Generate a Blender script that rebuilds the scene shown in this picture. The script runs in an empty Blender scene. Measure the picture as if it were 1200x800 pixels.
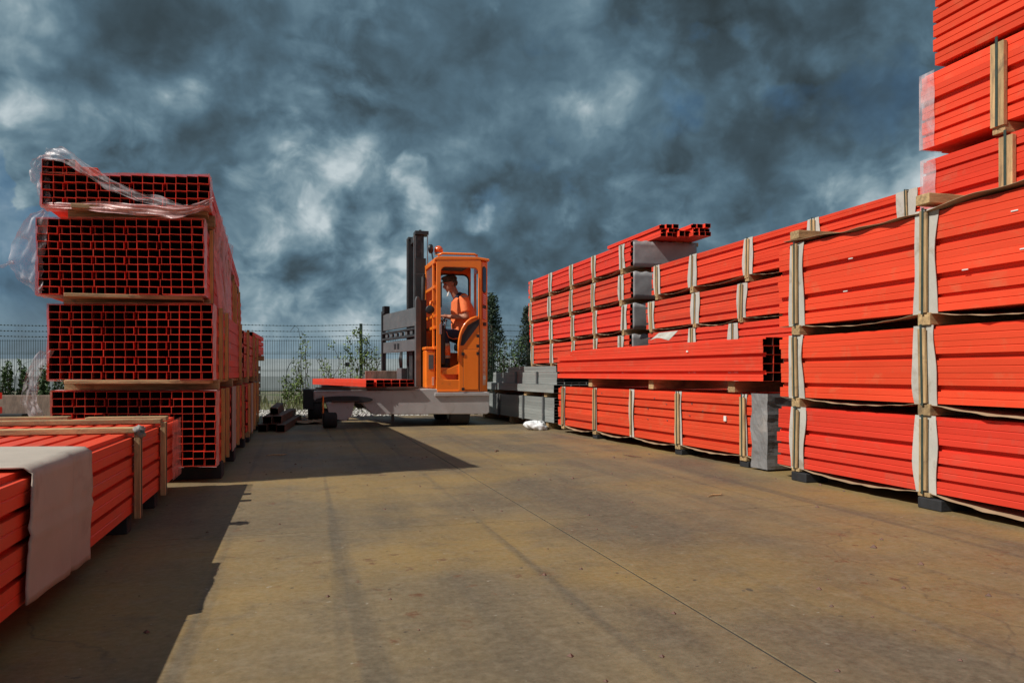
import bpy, bmesh, math, random
from mathutils import Vector, Matrix, noise as mnoise
random.seed(7)
R = math.radians
scene = bpy.context.scene
C = scene.collection

# ------------------------------------------------------------------ camera
cam_data = bpy.data.cameras.new('camera')
cam = bpy.data.objects.new('camera', cam_data); C.objects.link(cam)
cam.location = (0, 0, 0.78)
cam.rotation_euler = (R(90), 0, -math.atan(250/900))
cam_data.sensor_width = 36; cam_data.lens = 27
cam_data.shift_y = 37/1200
cam_data.clip_start = 0.05; cam_data.clip_end = 4000
scene.camera = cam
scene.view_settings.view_transform = 'Standard'
scene.view_settings.look = 'None'
scene.view_settings.exposure = 0.0
scene.view_settings.gamma = 1
SUN_AZ = 12          # degrees from -X towards the camera side
SUN_EL = 46

# ------------------------------------------------------------------ node helpers
class NT:
    def __init__(s, tree): s.t = tree; s.n = tree.nodes; s.l = tree.links
    def new(s, typ, **kw):
        n = s.n.new(typ)
        for k, v in kw.items():
            if k in n.inputs.keys() if isinstance(k, str) else False: n.inputs[k].default_value = v
            else: setattr(n, k, v)
        return n
    def link(s, a, b): s.l.new(a, b)
    def put(s, sock, v):
        if isinstance(v, bpy.types.NodeSocket): s.l.new(v, sock)
        else: sock.default_value = v
    def math(s, op, a, b=0.0, clamp=False):
        n = s.n.new('ShaderNodeMath'); n.operation = op; n.use_clamp = clamp
        s.put(n.inputs[0], a); s.put(n.inputs[1], b); return n.outputs[0]
    def noise(s, vec, scale, detail=4, rough=.55, dist=0, lac=2.0):
        n = s.n.new('ShaderNodeTexNoise'); s.l.new(vec, n.inputs['Vector'])
        n.inputs['Scale'].default_value = scale; n.inputs['Detail'].default_value = detail
        n.inputs['Roughness'].default_value = rough; n.inputs['Distortion'].default_value = dist
        return n.outputs['Fac'] if 'Fac' in n.outputs else n.outputs[0]
    def ramp(s, fac, pts, interp='LINEAR'):
        n = s.n.new('ShaderNodeValToRGB'); s.l.new(fac, n.inputs[0]); n.color_ramp.interpolation = interp
        el = n.color_ramp.elements
        while len(el) < len(pts): el.new(.5)
        for e, (p, c) in zip(el, pts):
            e.position = p; e.color = (c[0], c[1], c[2], 1) if not isinstance(c, (int, float)) else (c, c, c, 1)
        return n.outputs[0]
    def mix(s, fac, a, b, blend='MIX'):
        n = s.n.new('ShaderNodeMix'); n.data_type = 'RGBA'; n.blend_type = blend
        s.put(n.inputs[0], fac)
        for sock, v in ((n.inputs[6], a), (n.inputs[7], b)):
            if isinstance(v, bpy.types.NodeSocket): s.l.new(v, sock)
            else: sock.default_value = (v[0], v[1], v[2], 1)
        return n.outputs[2]
    def mapping(s, vec, scale=(1,1,1), loc=(0,0,0), rot=(0,0,0)):
        n = s.n.new('ShaderNodeMapping'); s.l.new(vec, n.inputs[0])
        n.inputs['Scale'].default_value = scale; n.inputs['Location'].default_value = loc; n.inputs['Rotation'].default_value = rot
        return n.outputs[0]

# ------------------------------------------------------------------ world sky
w = bpy.data.worlds.new('World'); scene.world = w; w.use_nodes = True
w.cycles.sampling_method = 'MANUAL'; w.cycles.sample_map_resolution = 256
nt = NT(w.node_tree); nt.n.clear()
out = nt.n.new('ShaderNodeOutputWorld'); bg = nt.n.new('ShaderNodeBackground')
bg.inputs['Strength'].default_value = 0.1
nt.link(bg.outputs[0], out.inputs[0])
sky = nt.n.new('ShaderNodeTexSky'); sky.sky_type = 'NISHITA'; sky.sun_disc = False
sky.sun_elevation = R(SUN_EL); sky.sun_rotation = R(270 - SUN_AZ)
sky.air_density = 1.2; sky.dust_density = .6; sky.ozone_density = 2.0
tc = nt.n.new('ShaderNodeTexCoord'); dirv = tc.outputs['Generated']
sep = nt.n.new('ShaderNodeSeparateXYZ'); nt.link(dirv, sep.inputs[0])
den = nt.math('ADD', nt.math('MAXIMUM', sep.outputs[2], 0.0), .62)
comb = nt.n.new('ShaderNodeCombineXYZ')
nt.link(nt.math('DIVIDE', sep.outputs[0], den), comb.inputs[0])
nt.link(nt.math('DIVIDE', sep.outputs[1], den), comb.inputs[1])
nt.link(nt.math('MULTIPLY', sep.outputs[2], 2.6), comb.inputs[2])
P = nt.mapping(dirv, scale=(1, 1, 1.2), loc=(.4, .0, .3))
# warped direction so that the cloud banks have ragged, billowing borders
def warp(vec, scale, amt, detail=6):
    wn = nt.n.new('ShaderNodeTexNoise'); nt.link(vec, wn.inputs['Vector']); wn.inputs['Scale'].default_value = scale; wn.inputs['Detail'].default_value = detail
    wm = nt.n.new('ShaderNodeVectorMath'); wm.operation = 'MULTIPLY_ADD'
    nt.link(wn.outputs['Color'], wm.inputs[0]); wm.inputs[1].default_value = (amt,)*3; wm.inputs[2].default_value = (-amt/2,)*3
    wa = nt.n.new('ShaderNodeVectorMath'); wa.operation = 'ADD'; nt.link(wm.outputs[0], wa.inputs[0]); nt.link(vec, wa.inputs[1])
    return wa.outputs[0]
WD = warp(dirv, 5.0, .13, 6)
PW = warp(P, 9.0, .07, 2)
def blob(az, el, rad, amp, src=None):
    a, e = R(az), R(el)
    d = nt.n.new('ShaderNodeVectorMath'); d.operation = 'DOT_PRODUCT'
    nt.link(src or WD, d.inputs[0]); d.inputs[1].default_value = (math.sin(a)*math.cos(e), math.cos(a)*math.cos(e), math.sin(e))
    m = nt.n.new('ShaderNodeMapRange'); m.interpolation_type = 'SMOOTHSTEP'
    m.inputs['From Min'].default_value = math.cos(R(rad)); m.inputs['From Max'].default_value = 1.0
    nt.link(d.outputs['Value'], m.inputs['Value'])
    return nt.math('MULTIPLY', m.outputs[0], amp)
def billow(vec):
    """height field of heaped cloud: noise with rounded lumps"""
    a = nt.noise(vec, 2.8, 7, .55, .0)
    b_ = nt.noise(nt.mapping(vec, loc=(5, 8, 2)), 6.5, 5, .55, .0)
    puff = nt.math('ABSOLUTE', nt.math('SUBTRACT', nt.math('MULTIPLY', b_, 2), 1))
    return nt.math('ADD', nt.math('MULTIPLY', a, 1.1), nt.math('MULTIPLY', puff, .26))
h0 = billow(PW)
h1 = billow(nt.mapping(PW, loc=(-.030, .004, .036)))       # the same field a step towards the sun
relief = nt.math('SUBTRACT', h0, h1)
bank = nt.math('ADD', nt.noise(nt.mapping(WD, loc=(4, 1, 7), scale=(1,1,1.7)), 2.3, 4, .5), 0.0)
for b in [(16.8,24,17,-.36),(-8,20,13,-.27),(34,13.5,10,-.17),(36,28,15,-.32),(24,11,9,-.10),(-6.3,3,8,-.06),(-19,15,7,-.12),(14,6.5,9,-.08),
          (1.5,19,6.5,.20),(12,15,6,.08),(25,17.5,8,.26),(41,18.5,11,.30),(-12,12,9,.12),(-2,11,9,.05),(1,3,9,.05),(-15,8,8,.10),(-15,26,8,.10),(28,4,8,.05),
          (75,14,22,.10),(-60,16,25,-.04),(110,25,30,-.06),(180,30,40,.08),(250,25,35,.08)]:
    bank = nt.math('ADD', bank, blob(*b))
mask = nt.n.new('ShaderNodeMapRange'); mask.interpolation_type = 'SMOOTHSTEP'; nt.link(bank, mask.inputs['Value'])
mask.inputs['From Min'].default_value = .28; mask.inputs['From Max'].default_value = .66; mask.inputs['To Min'].default_value = .30; mask.inputs['To Max'].default_value = 1.25
shade = nt.math('ADD', nt.math('MULTIPLY', bank, .66), nt.math('MULTIPLY', nt.math('MULTIPLY', relief, mask.outputs[0]), 1.7))
shade = nt.math('ADD', shade, nt.math('MULTIPLY', nt.math('SUBTRACT', h0, .58), .46))
shade = nt.math('ADD', shade, .205)
cl = nt.ramp(shade, [(.20,(.032,.046,.053)),(.34,(.052,.083,.105)),(.46,(.084,.145,.192)),(.56,(.130,.212,.268)),(.67,(.23,.325,.375)),(.84,(.52,.60,.63))])
cl10 = nt.n.new('ShaderNodeVectorMath'); cl10.operation = 'SCALE'; nt.link(cl, cl10.inputs[0]); cl10.inputs['Scale'].default_value = 10.0
# breaks through which the blue shows
gn = nt.noise(nt.mapping(WD, loc=(8, 3, 1)), 5.0, 5, .6)
gap = nt.math('ADD', nt.math('MULTIPLY', gn, .9), nt.math('ADD', blob(-19.3, 8.6, 3.8, .34), nt.math('ADD', blob(22, 21.6, 10, .24), blob(38, 11.5, 9, .20))))
gapf = nt.ramp(gap, [(.62, 0), (.95, 1)])
hz = nt.n.new('ShaderNodeMapRange'); nt.link(sep.outputs[2], hz.inputs['Value'])
hz.inputs['From Min'].default_value = .085; hz.inputs['From Max'].default_value = 0.0
hzf = nt.math('MULTIPLY', hz.outputs[0], nt.math('ADD', nt.math('MULTIPLY', h0, .8), .05), True)
c1 = nt.mix(nt.math('MULTIPLY', gapf, .75), cl10.outputs[0], nt.mix(.8, sky.outputs[0], (.22, 1.1, 2.4)))
c2 = nt.mix(hzf, c1, (2.9, 3.7, 4.2))
nt.link(c2, bg.inputs[0])

# ------------------------------------------------------------------ sun
sd = bpy.data.lights.new('sun', 'SUN'); sd.energy = 4.7; sd.angle = R(.5); sd.color = (1, .95, .87)
so = bpy.data.objects.new('sun', sd); C.objects.link(so)
a, e = R(SUN_AZ), R(SUN_EL)
to_sun = Vector((-math.cos(a)*math.cos(e), -math.sin(a)*math.cos(e), math.sin(e)))
so.rotation_euler = to_sun.to_track_quat('Z', 'Y').to_euler(); so.location = (-20, -5, 20)

# ------------------------------------------------------------------ materials
MATS = {}
def mat(name, col, rough=.6, var=.12, nscale=6, bump=.0, bscale=40, metal=0, coat=0, stretch=(1,1,1), rnd=.06, col2=None, spec=.5, dirt=None, dscale=3, dthr=(.55,.7)):
    m = bpy.data.materials.new(name); m.use_nodes = True; t = NT(m.node_tree)
    p = t.n['Principled BSDF']
    tcn = t.n.new('ShaderNodeTexCoord'); vec = tcn.outputs['Object']
    oi = t.n.new('ShaderNodeObjectInfo')
    off = t.n.new('ShaderNodeVectorMath'); off.operation = 'SCALE'; off.inputs[0].default_value = (17, 11, 7); t.link(oi.outputs['Random'], off.inputs['Scale'])
    ad = t.n.new('ShaderNodeVectorMath'); ad.operation = 'ADD'; t.link(vec, ad.inputs[0]); t.link(off.outputs[0], ad.inputs[1])
    v = t.mapping(ad.outputs[0], scale=stretch)
    nz = t.noise(v, nscale, 6, .6)
    c2 = col2 or tuple(c*(1-var*2.2) for c in col)
    c = t.mix(t.ramp(nz, [(.3, 0), (.7, 1)]), c2, tuple(min(1, c*(1+var)) for c in col))
    if dirt:
        dn = t.noise(t.mapping(ad.outputs[0], loc=(5, 3, 1)), dscale, 8, .65, .5)
        c = t.mix(t.ramp(dn, [(dthr[0], 0), (dthr[1], 1)]), c, dirt)
    mlt = t.n.new('ShaderNodeMix'); mlt.data_type = 'RGBA'; mlt.blend_type = 'MULTIPLY'; mlt.inputs[0].default_value = 1
    t.link(c, mlt.inputs[6]); t.link(oi.outputs['Color'], mlt.inputs[7]); c = mlt.outputs[2]
    if rnd:
        hs = t.n.new('ShaderNodeHueSaturation'); t.link(c, hs.inputs['Color'])
        t.link(t.math('ADD', t.math('MULTIPLY', oi.outputs['Random'], rnd*2), 1-rnd), hs.inputs['Value']); c = hs.outputs[0]
    t.link(c, p.inputs['Base Color'])
    t.link(t.math('ADD', t.math('MULTIPLY', nz, .25), rough-.12, True), p.inputs['Roughness'])
    p.inputs['Metallic'].default_value = metal
    p.inputs['Specular IOR Level'].default_value = spec
    if coat: p.inputs['Coat Weight'].default_value = coat; p.inputs['Coat Roughness'].default_value = .15
    if bump:
        b = t.n.new('ShaderNodeBump'); b.inputs['Strength'].default_value = bump; b.inputs['Distance'].default_value = .01
        t.link(t.noise(v, bscale, 5, .6), b.inputs['Height']); t.link(b.outputs[0], p.inputs['Normal'])
    MATS[name] = m; return m
mat('red_paint', (.77,.060,.028), .5, .07, 3, .08, 60, stretch=(1,.25,1), rnd=.10, dirt=(.62,.10,.055), dscale=5, dthr=(.54,.74), spec=.3)
mat('orange_paint', (1.0,.225,.016), .38, .04, 4, .03, 30, coat=.5, rnd=0, dirt=(.50,.13,.03), dscale=5, dthr=(.62,.85))
mat('timber', (.50,.33,.16), .75, .22, 9, .35, 60, stretch=(6,6,.6), rnd=.22, dirt=(.22,.15,.09), dscale=7, dthr=(.56,.72))
mat('timber_long', (.46,.31,.15), .75, .22, 9, .35, 60, stretch=(.6,6,6), rnd=.2, dirt=(.20,.14,.08), dscale=6, dthr=(.56,.72))
mat('timber_fresh', (.66,.42,.15), .7, .15, 9, .3, 60, stretch=(6,6,.6), rnd=.15)
mat('card', (.50,.48,.43), .8, .06, 5, .15, 25, rnd=.08, dirt=(.33,.28,.22), dscale=6)
mat('card_big', (.44,.38,.32), .85, .06, 3, .2, 12, rnd=.03, dirt=(.34,.28,.24), dscale=4)
mat('kraft', (.34,.22,.13), .85, .12, 6, .3, 18, rnd=.1)
mat('grey_sheet', (.34,.33,.33), .6, .08, 5, .3, 14, rnd=.05, metal=.15)
mat('grey_cloak', (.20,.195,.195), .6, .12, 5, .3, 14, rnd=.05, dirt=(.30,.27,.25), dscale=5)
mat('strap_dark', (.035,.055,.045), .5, .1, 20)
mat('rubber', (.022,.022,.024), .8, .15, 12, .2, 50)
mat('block_black', (.02,.021,.024), .75, .2, 10, .2, 40)
mat('inside_shade', (.085,.026,.014), .8, .2, 10, rnd=.2)  # beam interiors: darkness of the hollow painted into a brown-red base
mat('galv', (.27,.29,.28), .5, .08, 7, .1, 40, metal=.1, stretch=(1,.2,1), rnd=.12)
mat('brown_steel', (.13,.06,.04), .7, .2, 6, .2, 30, stretch=(1,.3,1), rnd=.2)
mat('charcoal', (.035,.037,.040), .45, .15, 5, .05, 30, dirt=(.09,.085,.08), dscale=6, spec=.4)
mat('grey_steel', (.11,.115,.12), .45, .1, 5, .05, 30, dirt=(.17,.16,.15), dscale=8)
mat('rusty_plate', (.09,.05,.035), .75, .2, 8, .3, 40)
mat('chassis_paint', (.46,.43,.42), .5, .06, 4, .06, 30, rnd=0, dirt=(.25,.18,.14), dscale=4, dthr=(.54,.78))
mat('black_plastic', (.018,.018,.02), .5, .1, 10)
mat('steel', (.5,.5,.5), .3, .05, 10, metal=.9)
mat('skin', (.45,.21,.13), .55, .06, 20, rnd=0)
mat('hivis', (1.0,.23,.07), .7, .05, 12, .3, 30, rnd=0)
mat('navy', (.018,.028,.065), .85, .15, 14, .3, 40, rnd=0)
mat('reflective', (.45,.43,.36), .45, .05, 30, rnd=0)
mat('olive', (.055,.055,.04), .85, .2, 30, .2, 60, rnd=0)
mat('boot', (.02,.018,.016), .6, .1, 20, rnd=0)
mat('beacon', (.75,.12,.02), .2, .02, 10, coat=1, rnd=0)
mat('fence_green', (.025,.05,.04), .5, .1, 10, rnd=0)
mat('leaf', (.055,.11,.022), .6, .3, 3, rnd=.2, col2=(.03,.06,.012))
mat('leaf_light', (.14,.20,.045), .6, .3, 3, rnd=.2, col2=(.06,.10,.02))
mat('leaf_dark', (.022,.042,.016), .7, .35, 2, rnd=.1, col2=(.010,.02,.008))
mat('bark', (.10,.075,.05), .9, .2, 20)
mat('weeds', (.09,.12,.03), .8, .3, 2, col2=(.12,.10,.05), rnd=0)
mat('gravel', (.42,.40,.37), .9, .2, 5, rnd=0)
mat('soil', (.16,.14,.10), .95, .25, 1.2, .4, 8, rnd=0, dirt=(.08,.10,.04), dscale=.6, dthr=(.45,.6))
mat('pale_film', (.22,.25,.26), .7, .06, 1.5, .1, 10, rnd=.05)
mat('wall_board', (.24,.17,.13), .9, .2, 4, .6, 12, stretch=(3,1,1), rnd=0)
mat('tag', (.75,.73,.68), .6, .05, 30)
mat('rope_grey', (.30,.29,.27), .9, .2, 40, .5, 90)
mat('text_red', (.75,.05,.03), .5, .03, 10, rnd=0)
mat('text_white', (.75,.72,.70), .5, .1, 30, rnd=0)
mat('label_pale', (.78,.45,.32), .5, .12, 30, rnd=0)
mat('piping', (.85,.16,.04), .6, .05, 10, rnd=0)

def concrete():
    m = bpy.data.materials.new('concrete'); m.use_nodes = True; t = NT(m.node_tree); p = t.n['Principled BSDF']
    g = t.n.new('ShaderNodeNewGeometry'); V = g.outputs['Position']
    big = t.noise(V, .55, 6, .6, .4)
    med = t.noise(t.mapping(V, loc=(4,9,0)), 2.4, 8, .65, .3)
    fine = t.noise(V, 38, 6, .7)
    streak = t.noise(t.mapping(V, scale=(1.9,.13,1), loc=(2.3,0,0), rot=(0,0,R(-3))), 1.0, 5, .55, .5)
    streak2 = t.noise(t.mapping(V, scale=(.35,2.6,1)), 1.5, 6, .65, .2)
    soft = lambda v, a, b, m: t.ramp(v, [(a, 0), (b, m)])
    c = t.mix(soft(big, .36, .64, 1), (.108,.076,.040), (.215,.152,.070))
    c = t.mix(soft(med, .40, .70, .45), c, (.240,.178,.098))
    c = t.mix(soft(streak, .47, .60, .72), c, (.075,.060,.042))
    c = t.mix(soft(streak2, .55, .70, .40), c, (.085,.064,.042))
    yel = t.noise(t.mapping(V, loc=(13,2,0)), .7, 4, .5)
    c = t.mix(soft(yel, .45, .66, .60), c, (.37,.225,.048))
    blot = t.noise(t.mapping(V, loc=(3,22,0)), 4.0, 9, .68, .2)
    c = t.mix(soft(blot, .53, .68, .45), c, (.070,.054,.036))
    trk = t.noise(t.mapping(V, scale=(5.5,.10,1), loc=(7.3,0,0), rot=(0,0,R(4))), 1.0, 4, .5, .25)
    c = t.mix(soft(trk, .58, .66, .55), c, (.050,.042,.032))
    mott = t.noise(t.mapping(V, loc=(13,12,0)), 12, 8, .7, .1)
    c = t.mix(soft(mott, .48, .70, .32), c, (.29,.24,.17))
    # rust drips gathered in a few places
    sp = t.noise(t.mapping(V, loc=(31,12,0)), 9, 5, .62)
    zone = t.noise(t.mapping(V, loc=(7,51,0)), .9, 3, .5)
    c = t.mix(t.math('MULTIPLY', t.ramp(sp, [(.60,0),(.66,.9)]), t.ramp(zone, [(.50,0),(.60,1)])), c, (.13,.045,.012))
    sp2 = t.noise(t.mapping(V, loc=(61,42,0)), 17, 3, .6)
    c = t.mix(t.ramp(sp2, [(.68,0),(.72,.85)]), c, (.025,.020,.016))
    sp3 = t.noise(t.mapping(V, loc=(81,2,0)), 24, 3, .5)
    c = t.mix(t.ramp(sp3, [(.71,0),(.74,.6)]), c, (.42,.38,.31))
    # hairline cracks
    vo = t.n.new('ShaderNodeTexVoronoi'); vo.feature = 'DISTANCE_TO_EDGE'; vo.inputs['Scale'].default_value = .42
    wv = t.n.new('ShaderNodeTexNoise'); t.link(V, wv.inputs['Vector']); wv.inputs['Scale'].default_value = 2.5; wv.inputs['Detail'].default_value = 6
    wa = t.n.new('ShaderNodeVectorMath'); wa.operation = 'MULTIPLY_ADD'; t.link(wv.outputs['Color'], wa.inputs[0]); wa.inputs[1].default_value = (.5,.5,0); t.link(V, wa.inputs[2])
    t.link(wa.outputs[0], vo.inputs['Vector'])
    c = t.mix(t.math('MULTIPLY', t.ramp(vo.outputs['Distance'], [(.0012,.45),(.0035,0)]), t.ramp(zone, [(.42,0),(.5,1)])), c, (.03,.025,.02))
    c = t.mix(.30, c, t.mix(t.ramp(fine, [(.25,0),(.75,1)]), (0.02,0.016,0.012), (.32,.26,.18)))
    t.link(c, p.inputs['Base Color'])
    t.link(t.ramp(t.math('ADD', t.math('MULTIPLY', med, .6), t.math('MULTIPLY', streak, .4)), [(.3,.45),(.7,.8)]), p.inputs['Roughness'])
    p.inputs['Specular IOR Level'].default_value = .3
    b = t.n.new('ShaderNodeBump'); b.inputs['Strength'].default_value = .35; b.inputs['Distance'].default_value = .006
    t.link(t.math('ADD', t.math('MULTIPLY', fine, .5), t.math('MULTIPLY', med, .8)), b.inputs['Height']); t.link(b.outputs[0], p.inputs['Normal'])
    MATS['concrete'] = m
concrete()

def film(name, tint, base, amp, rough=.3):
    m = bpy.data.materials.new(name); m.use_nodes = True; t = NT(m.node_tree); p = t.n['Principled BSDF']
    p.inputs['Base Color'].default_value = (*tint, 1); p.inputs['Roughness'].default_value = rough; p.inputs['Specular IOR Level'].default_value = .45
    o = t.n.new('ShaderNodeTexCoord').outputs['Object']
    nz = t.noise(t.mapping(o, scale=(1,1,.5)), 8, 5, .6, .8)
    lw = t.n.new('ShaderNodeLayerWeight'); lw.inputs['Blend'].default_value = .35
    a = t.math('ADD', t.math('MULTIPLY', t.ramp(nz, [(.42,0),(.70,1)]), amp), base)
    t.link(t.math('ADD', a, t.math('MULTIPLY', lw.outputs['Facing'], .25), True), p.inputs['Alpha'])
    b = t.n.new('ShaderNodeBump'); b.inputs['Strength'].default_value = .45; b.inputs['Distance'].default_value = .02
    t.link(nz, b.inputs['Height']); t.link(b.outputs[0], p.inputs['Normal'])
    MATS[name] = m
film('clear_film', (.72,.62,.64), .16, .40)
film('edge_film', (.85,.50,.48), .34, .35)
film('bag_film', (.82,.84,.85), .72, .28, .35)
film('pink_film', (.80,.38,.34), .16, .45)
def glass():
    m = bpy.data.materials.new('glass'); m.use_nodes = True; p = m.node_tree.nodes['Principled BSDF']
    p.inputs['Base Color'].default_value = (.25,.42,.48,1); p.inputs['Roughness'].default_value = .03; p.inputs['Alpha'].default_value = .14
    MATS['glass'] = m
    m = bpy.data.materials.new('glass_blue'); m.use_nodes = True; p = m.node_tree.nodes['Principled BSDF']
    p.inputs['Base Color'].default_value = (.06,.17,.30,1); p.inputs['Roughness'].default_value = .05; p.inputs['Alpha'].default_value = .85
    MATS['glass_blue'] = m
glass()

# ------------------------------------------------------------------ mesh helpers
class MB:
    def __init__(s): s.v = []; s.f = []
    def add(s, vs, fs):
        o = len(s.v); s.v += [tuple(v) for v in vs]; s.f += [tuple(i+o for i in f) for f in fs]
    def box(s, x0, x1, y0, y1, z0, z1, M=None):
        vs = [Vector((x, y, z)) for z in (z0, z1) for y in (y0, y1) for x in (x0, x1)]
        if M: vs = [M @ v for v in vs]
        s.add(vs, [(0,2,3,1),(4,5,7,6),(0,1,5,4),(2,6,7,3),(0,4,6,2),(1,3,7,5)])
    def prism(s, pts, y0, y1):          # polygon in xz extruded along y
        n = len(pts)
        s.add([(x, y0, z) for x, z in pts] + [(x, y1, z) for x, z in pts],
              [tuple(range(n)), tuple(range(2*n-1, n-1, -1))] + [(i, i+n, (i+1) % n+n, (i+1) % n) for i in range(n)])
    def frame(s, outer, inner, y0, y1):  # ring between two polygons with equal counts, extruded along y
        n = len(outer)
        vs = [(x, y0, z) for x, z in outer] + [(x, y1, z) for x, z in outer] + [(x, y0, z) for x, z in inner] + [(x, y1, z) for x, z in inner]
        f = []
        for i in range(n):
            j = (i+1) % n
            f += [(i, i+n, j+n, j), (i+2*n, j+2*n, j+3*n, i+3*n), (i, j, j+2*n, i+2*n), (i+n, i+3*n, j+3*n, j+n)]
        s.add(vs, f)
    def tube(s, pts, r, n=8, cap=True, flat=None):
        pts = [Vector(p) for p in pts]; rs = r if isinstance(r, (list, tuple)) else [r]*len(pts)
        o = len(s.v); up = None
        for i, p in enumerate(pts):
            t = (pts[min(i+1, len(pts)-1)] - pts[max(i-1, 0)]).normalized()
            if up is None: up = Vector((0, 0, 1)) if abs(t.z) < .85 else Vector((1, 0, 0))
            a = t.cross(up).normalized(); b = a.cross(t).normalized(); up = b
            ra = rs[i] if not isinstance(rs[i], tuple) else rs[i][0]; rb = rs[i] if not isinstance(rs[i], tuple) else rs[i][1]
            for k in range(n):
                an = 2*math.pi*k/n; q = p + a*math.cos(an)*ra + b*math.sin(an)*rb; s.v.append(tuple(q))
        for i in range(len(pts)-1):
            for k in range(n):
                s.f.append((o+i*n+k, o+i*n+(k+1) % n, o+(i+1)*n+(k+1) % n, o+(i+1)*n+k))
        if cap:
            s.f.append(tuple(o+k for k in reversed(range(n)))); s.f.append(tuple(o+(len(pts)-1)*n+k for k in range(n)))
    def ball(s, c, r, seg=12, rings=8, M=None):
        r = r if isinstance(r, tuple) else (r, r, r); o = len(s.v); c = Vector(c)
        for i in range(rings+1):
            ph = math.pi*i/rings
            for k in range(seg):
                th = 2*math.pi*k/seg
                q = Vector((r[0]*math.sin(ph)*math.cos(th), r[1]*math.sin(ph)*math.sin(th), r[2]*math.cos(ph)))
                if M: q = M @ q
                s.v.append(tuple(c+q))
        for i in range(rings):
            for k in range(seg): s.f.append((o+i*seg+k, o+(i+1)*seg+k, o+(i+1)*seg+(k+1) % seg, o+i*seg+(k+1) % seg))
    def cyl(s, c, axis, r, h, n=20, bev=0):
        c = Vector(c); ax = Vector(axis).normalized()
        if bev: s.tube([c-ax*h/2, c-ax*(h/2-bev*.4), c-ax*(h/2-bev), c+ax*(h/2-bev), c+ax*(h/2-bev*.4), c+ax*h/2], [r-bev, r-bev*.3, r, r, r-bev*.3, r-bev], n)
        else: s.tube([c-ax*h/2, c+ax*h/2], r, n)
    def grid(s, fn, nu, nv):
        o = len(s.v)
        for i in range(nu+1):
            for j in range(nv+1): s.v.append(tuple(fn(i/nu, j/nv)))
        for i in range(nu):
            for j in range(nv): s.f.append((o+i*(nv+1)+j, o+(i+1)*(nv+1)+j, o+(i+1)*(nv+1)+j+1, o+i*(nv+1)+j+1))
    def mesh(s, name, m, smooth=False):
        me = bpy.data.meshes.new(name); me.from_pydata(s.v, [], s.f); me.update()
        b = bmesh.new(); b.from_mesh(me); bmesh.ops.recalc_face_normals(b, faces=b.faces); b.to_mesh(me); b.free()
        if m: me.materials.append(MATS[m])
        if smooth: me.polygons.foreach_set('use_smooth', [True]*len(me.polygons))
        return me
    def build(s, name, m, parent=None, smooth=False, bevel=0, solid=0, subsurf=0):
        o = link(name, s.mesh(name, m, smooth), parent)
        if solid: md = o.modifiers.new('s', 'SOLIDIFY'); md.thickness = solid
        if bevel:
            md = o.modifiers.new('b', 'BEVEL'); md.width = bevel; md.segments = 2; md.limit_method = 'ANGLE'
        if subsurf: md = o.modifiers.new('ss', 'SUBSURF'); md.levels = md.render_levels = subsurf
        return o
def link(name, data, parent=None, loc=None):
    o = bpy.data.objects.new(name, data); C.objects.link(o)
    if parent: o.parent = parent
    if loc: o.location = loc
    return o
def thing(name, label, cat, loc=(0,0,0), rz=0, group=None):
    o = link(name, None); o.location = loc; o.rotation_euler = (0, 0, rz); o.empty_display_size = .2
    return tag(o, label, cat, group)
def tag(o, label, cat, group=None):
    o['label'] = label; o['category'] = cat
    if group: o['group'] = group
    return o
def boxobj(name, m, parent, x0, x1, y0, y1, z0, z1, bevel=.004, M=None):
    b = MB(); b.box(x0, x1, y0, y1, z0, z1, M); return b.build(name, m, parent, bevel=bevel)
def struct(o): o['kind'] = 'structure'; return o

# ------------------------------------------------------------------ ground
g = MB(); g.grid(lambda u, v: ((u-.5)*3000, (v-.5)*3000, -.03), 12, 12)
struct(g.build('field_ground', 'soil'))
yard = MB(); yard.box(-12.2, 13.1, -6.6, 14.2, -.25, -.0035); yard = struct(yard.build('concrete_yard', 'block_black'))
xs = [-12.1, -7.38, -3.06, 1.26, 5.58, 9.9, 13.0]; ys = [-6.5, -1.3, 3.9, 9.1, 14.15]
for i in range(len(xs)-1):
    for j in range(len(ys)-1):
        m = MB(); x0, x1, y0, y1 = xs[i]+.0045, xs[i+1]-.0045, ys[j]+.004, ys[j+1]-.004
        c = .0015
        m.add([(x0,y0,-.012),(x1,y0,-.012),(x1,y1,-.012),(x0,y1,-.012),(x0,y0,-c),(x1,y0,-c),(x1,y1,-c),(x0,y1,-c),(x0+c,y0+c,0),(x1-c,y0+c,0),(x1-c,y1-c,0),(x0+c,y1-c,0)],
              [(0,1,5,4),(1,2,6,5),(2,3,7,6),(3,0,4,7),(4,5,9,8),(5,6,10,9),(6,7,11,10),(7,4,8,11),(8,9,10,11)])
        m.build('concrete_slab', 'concrete', yard)

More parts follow.
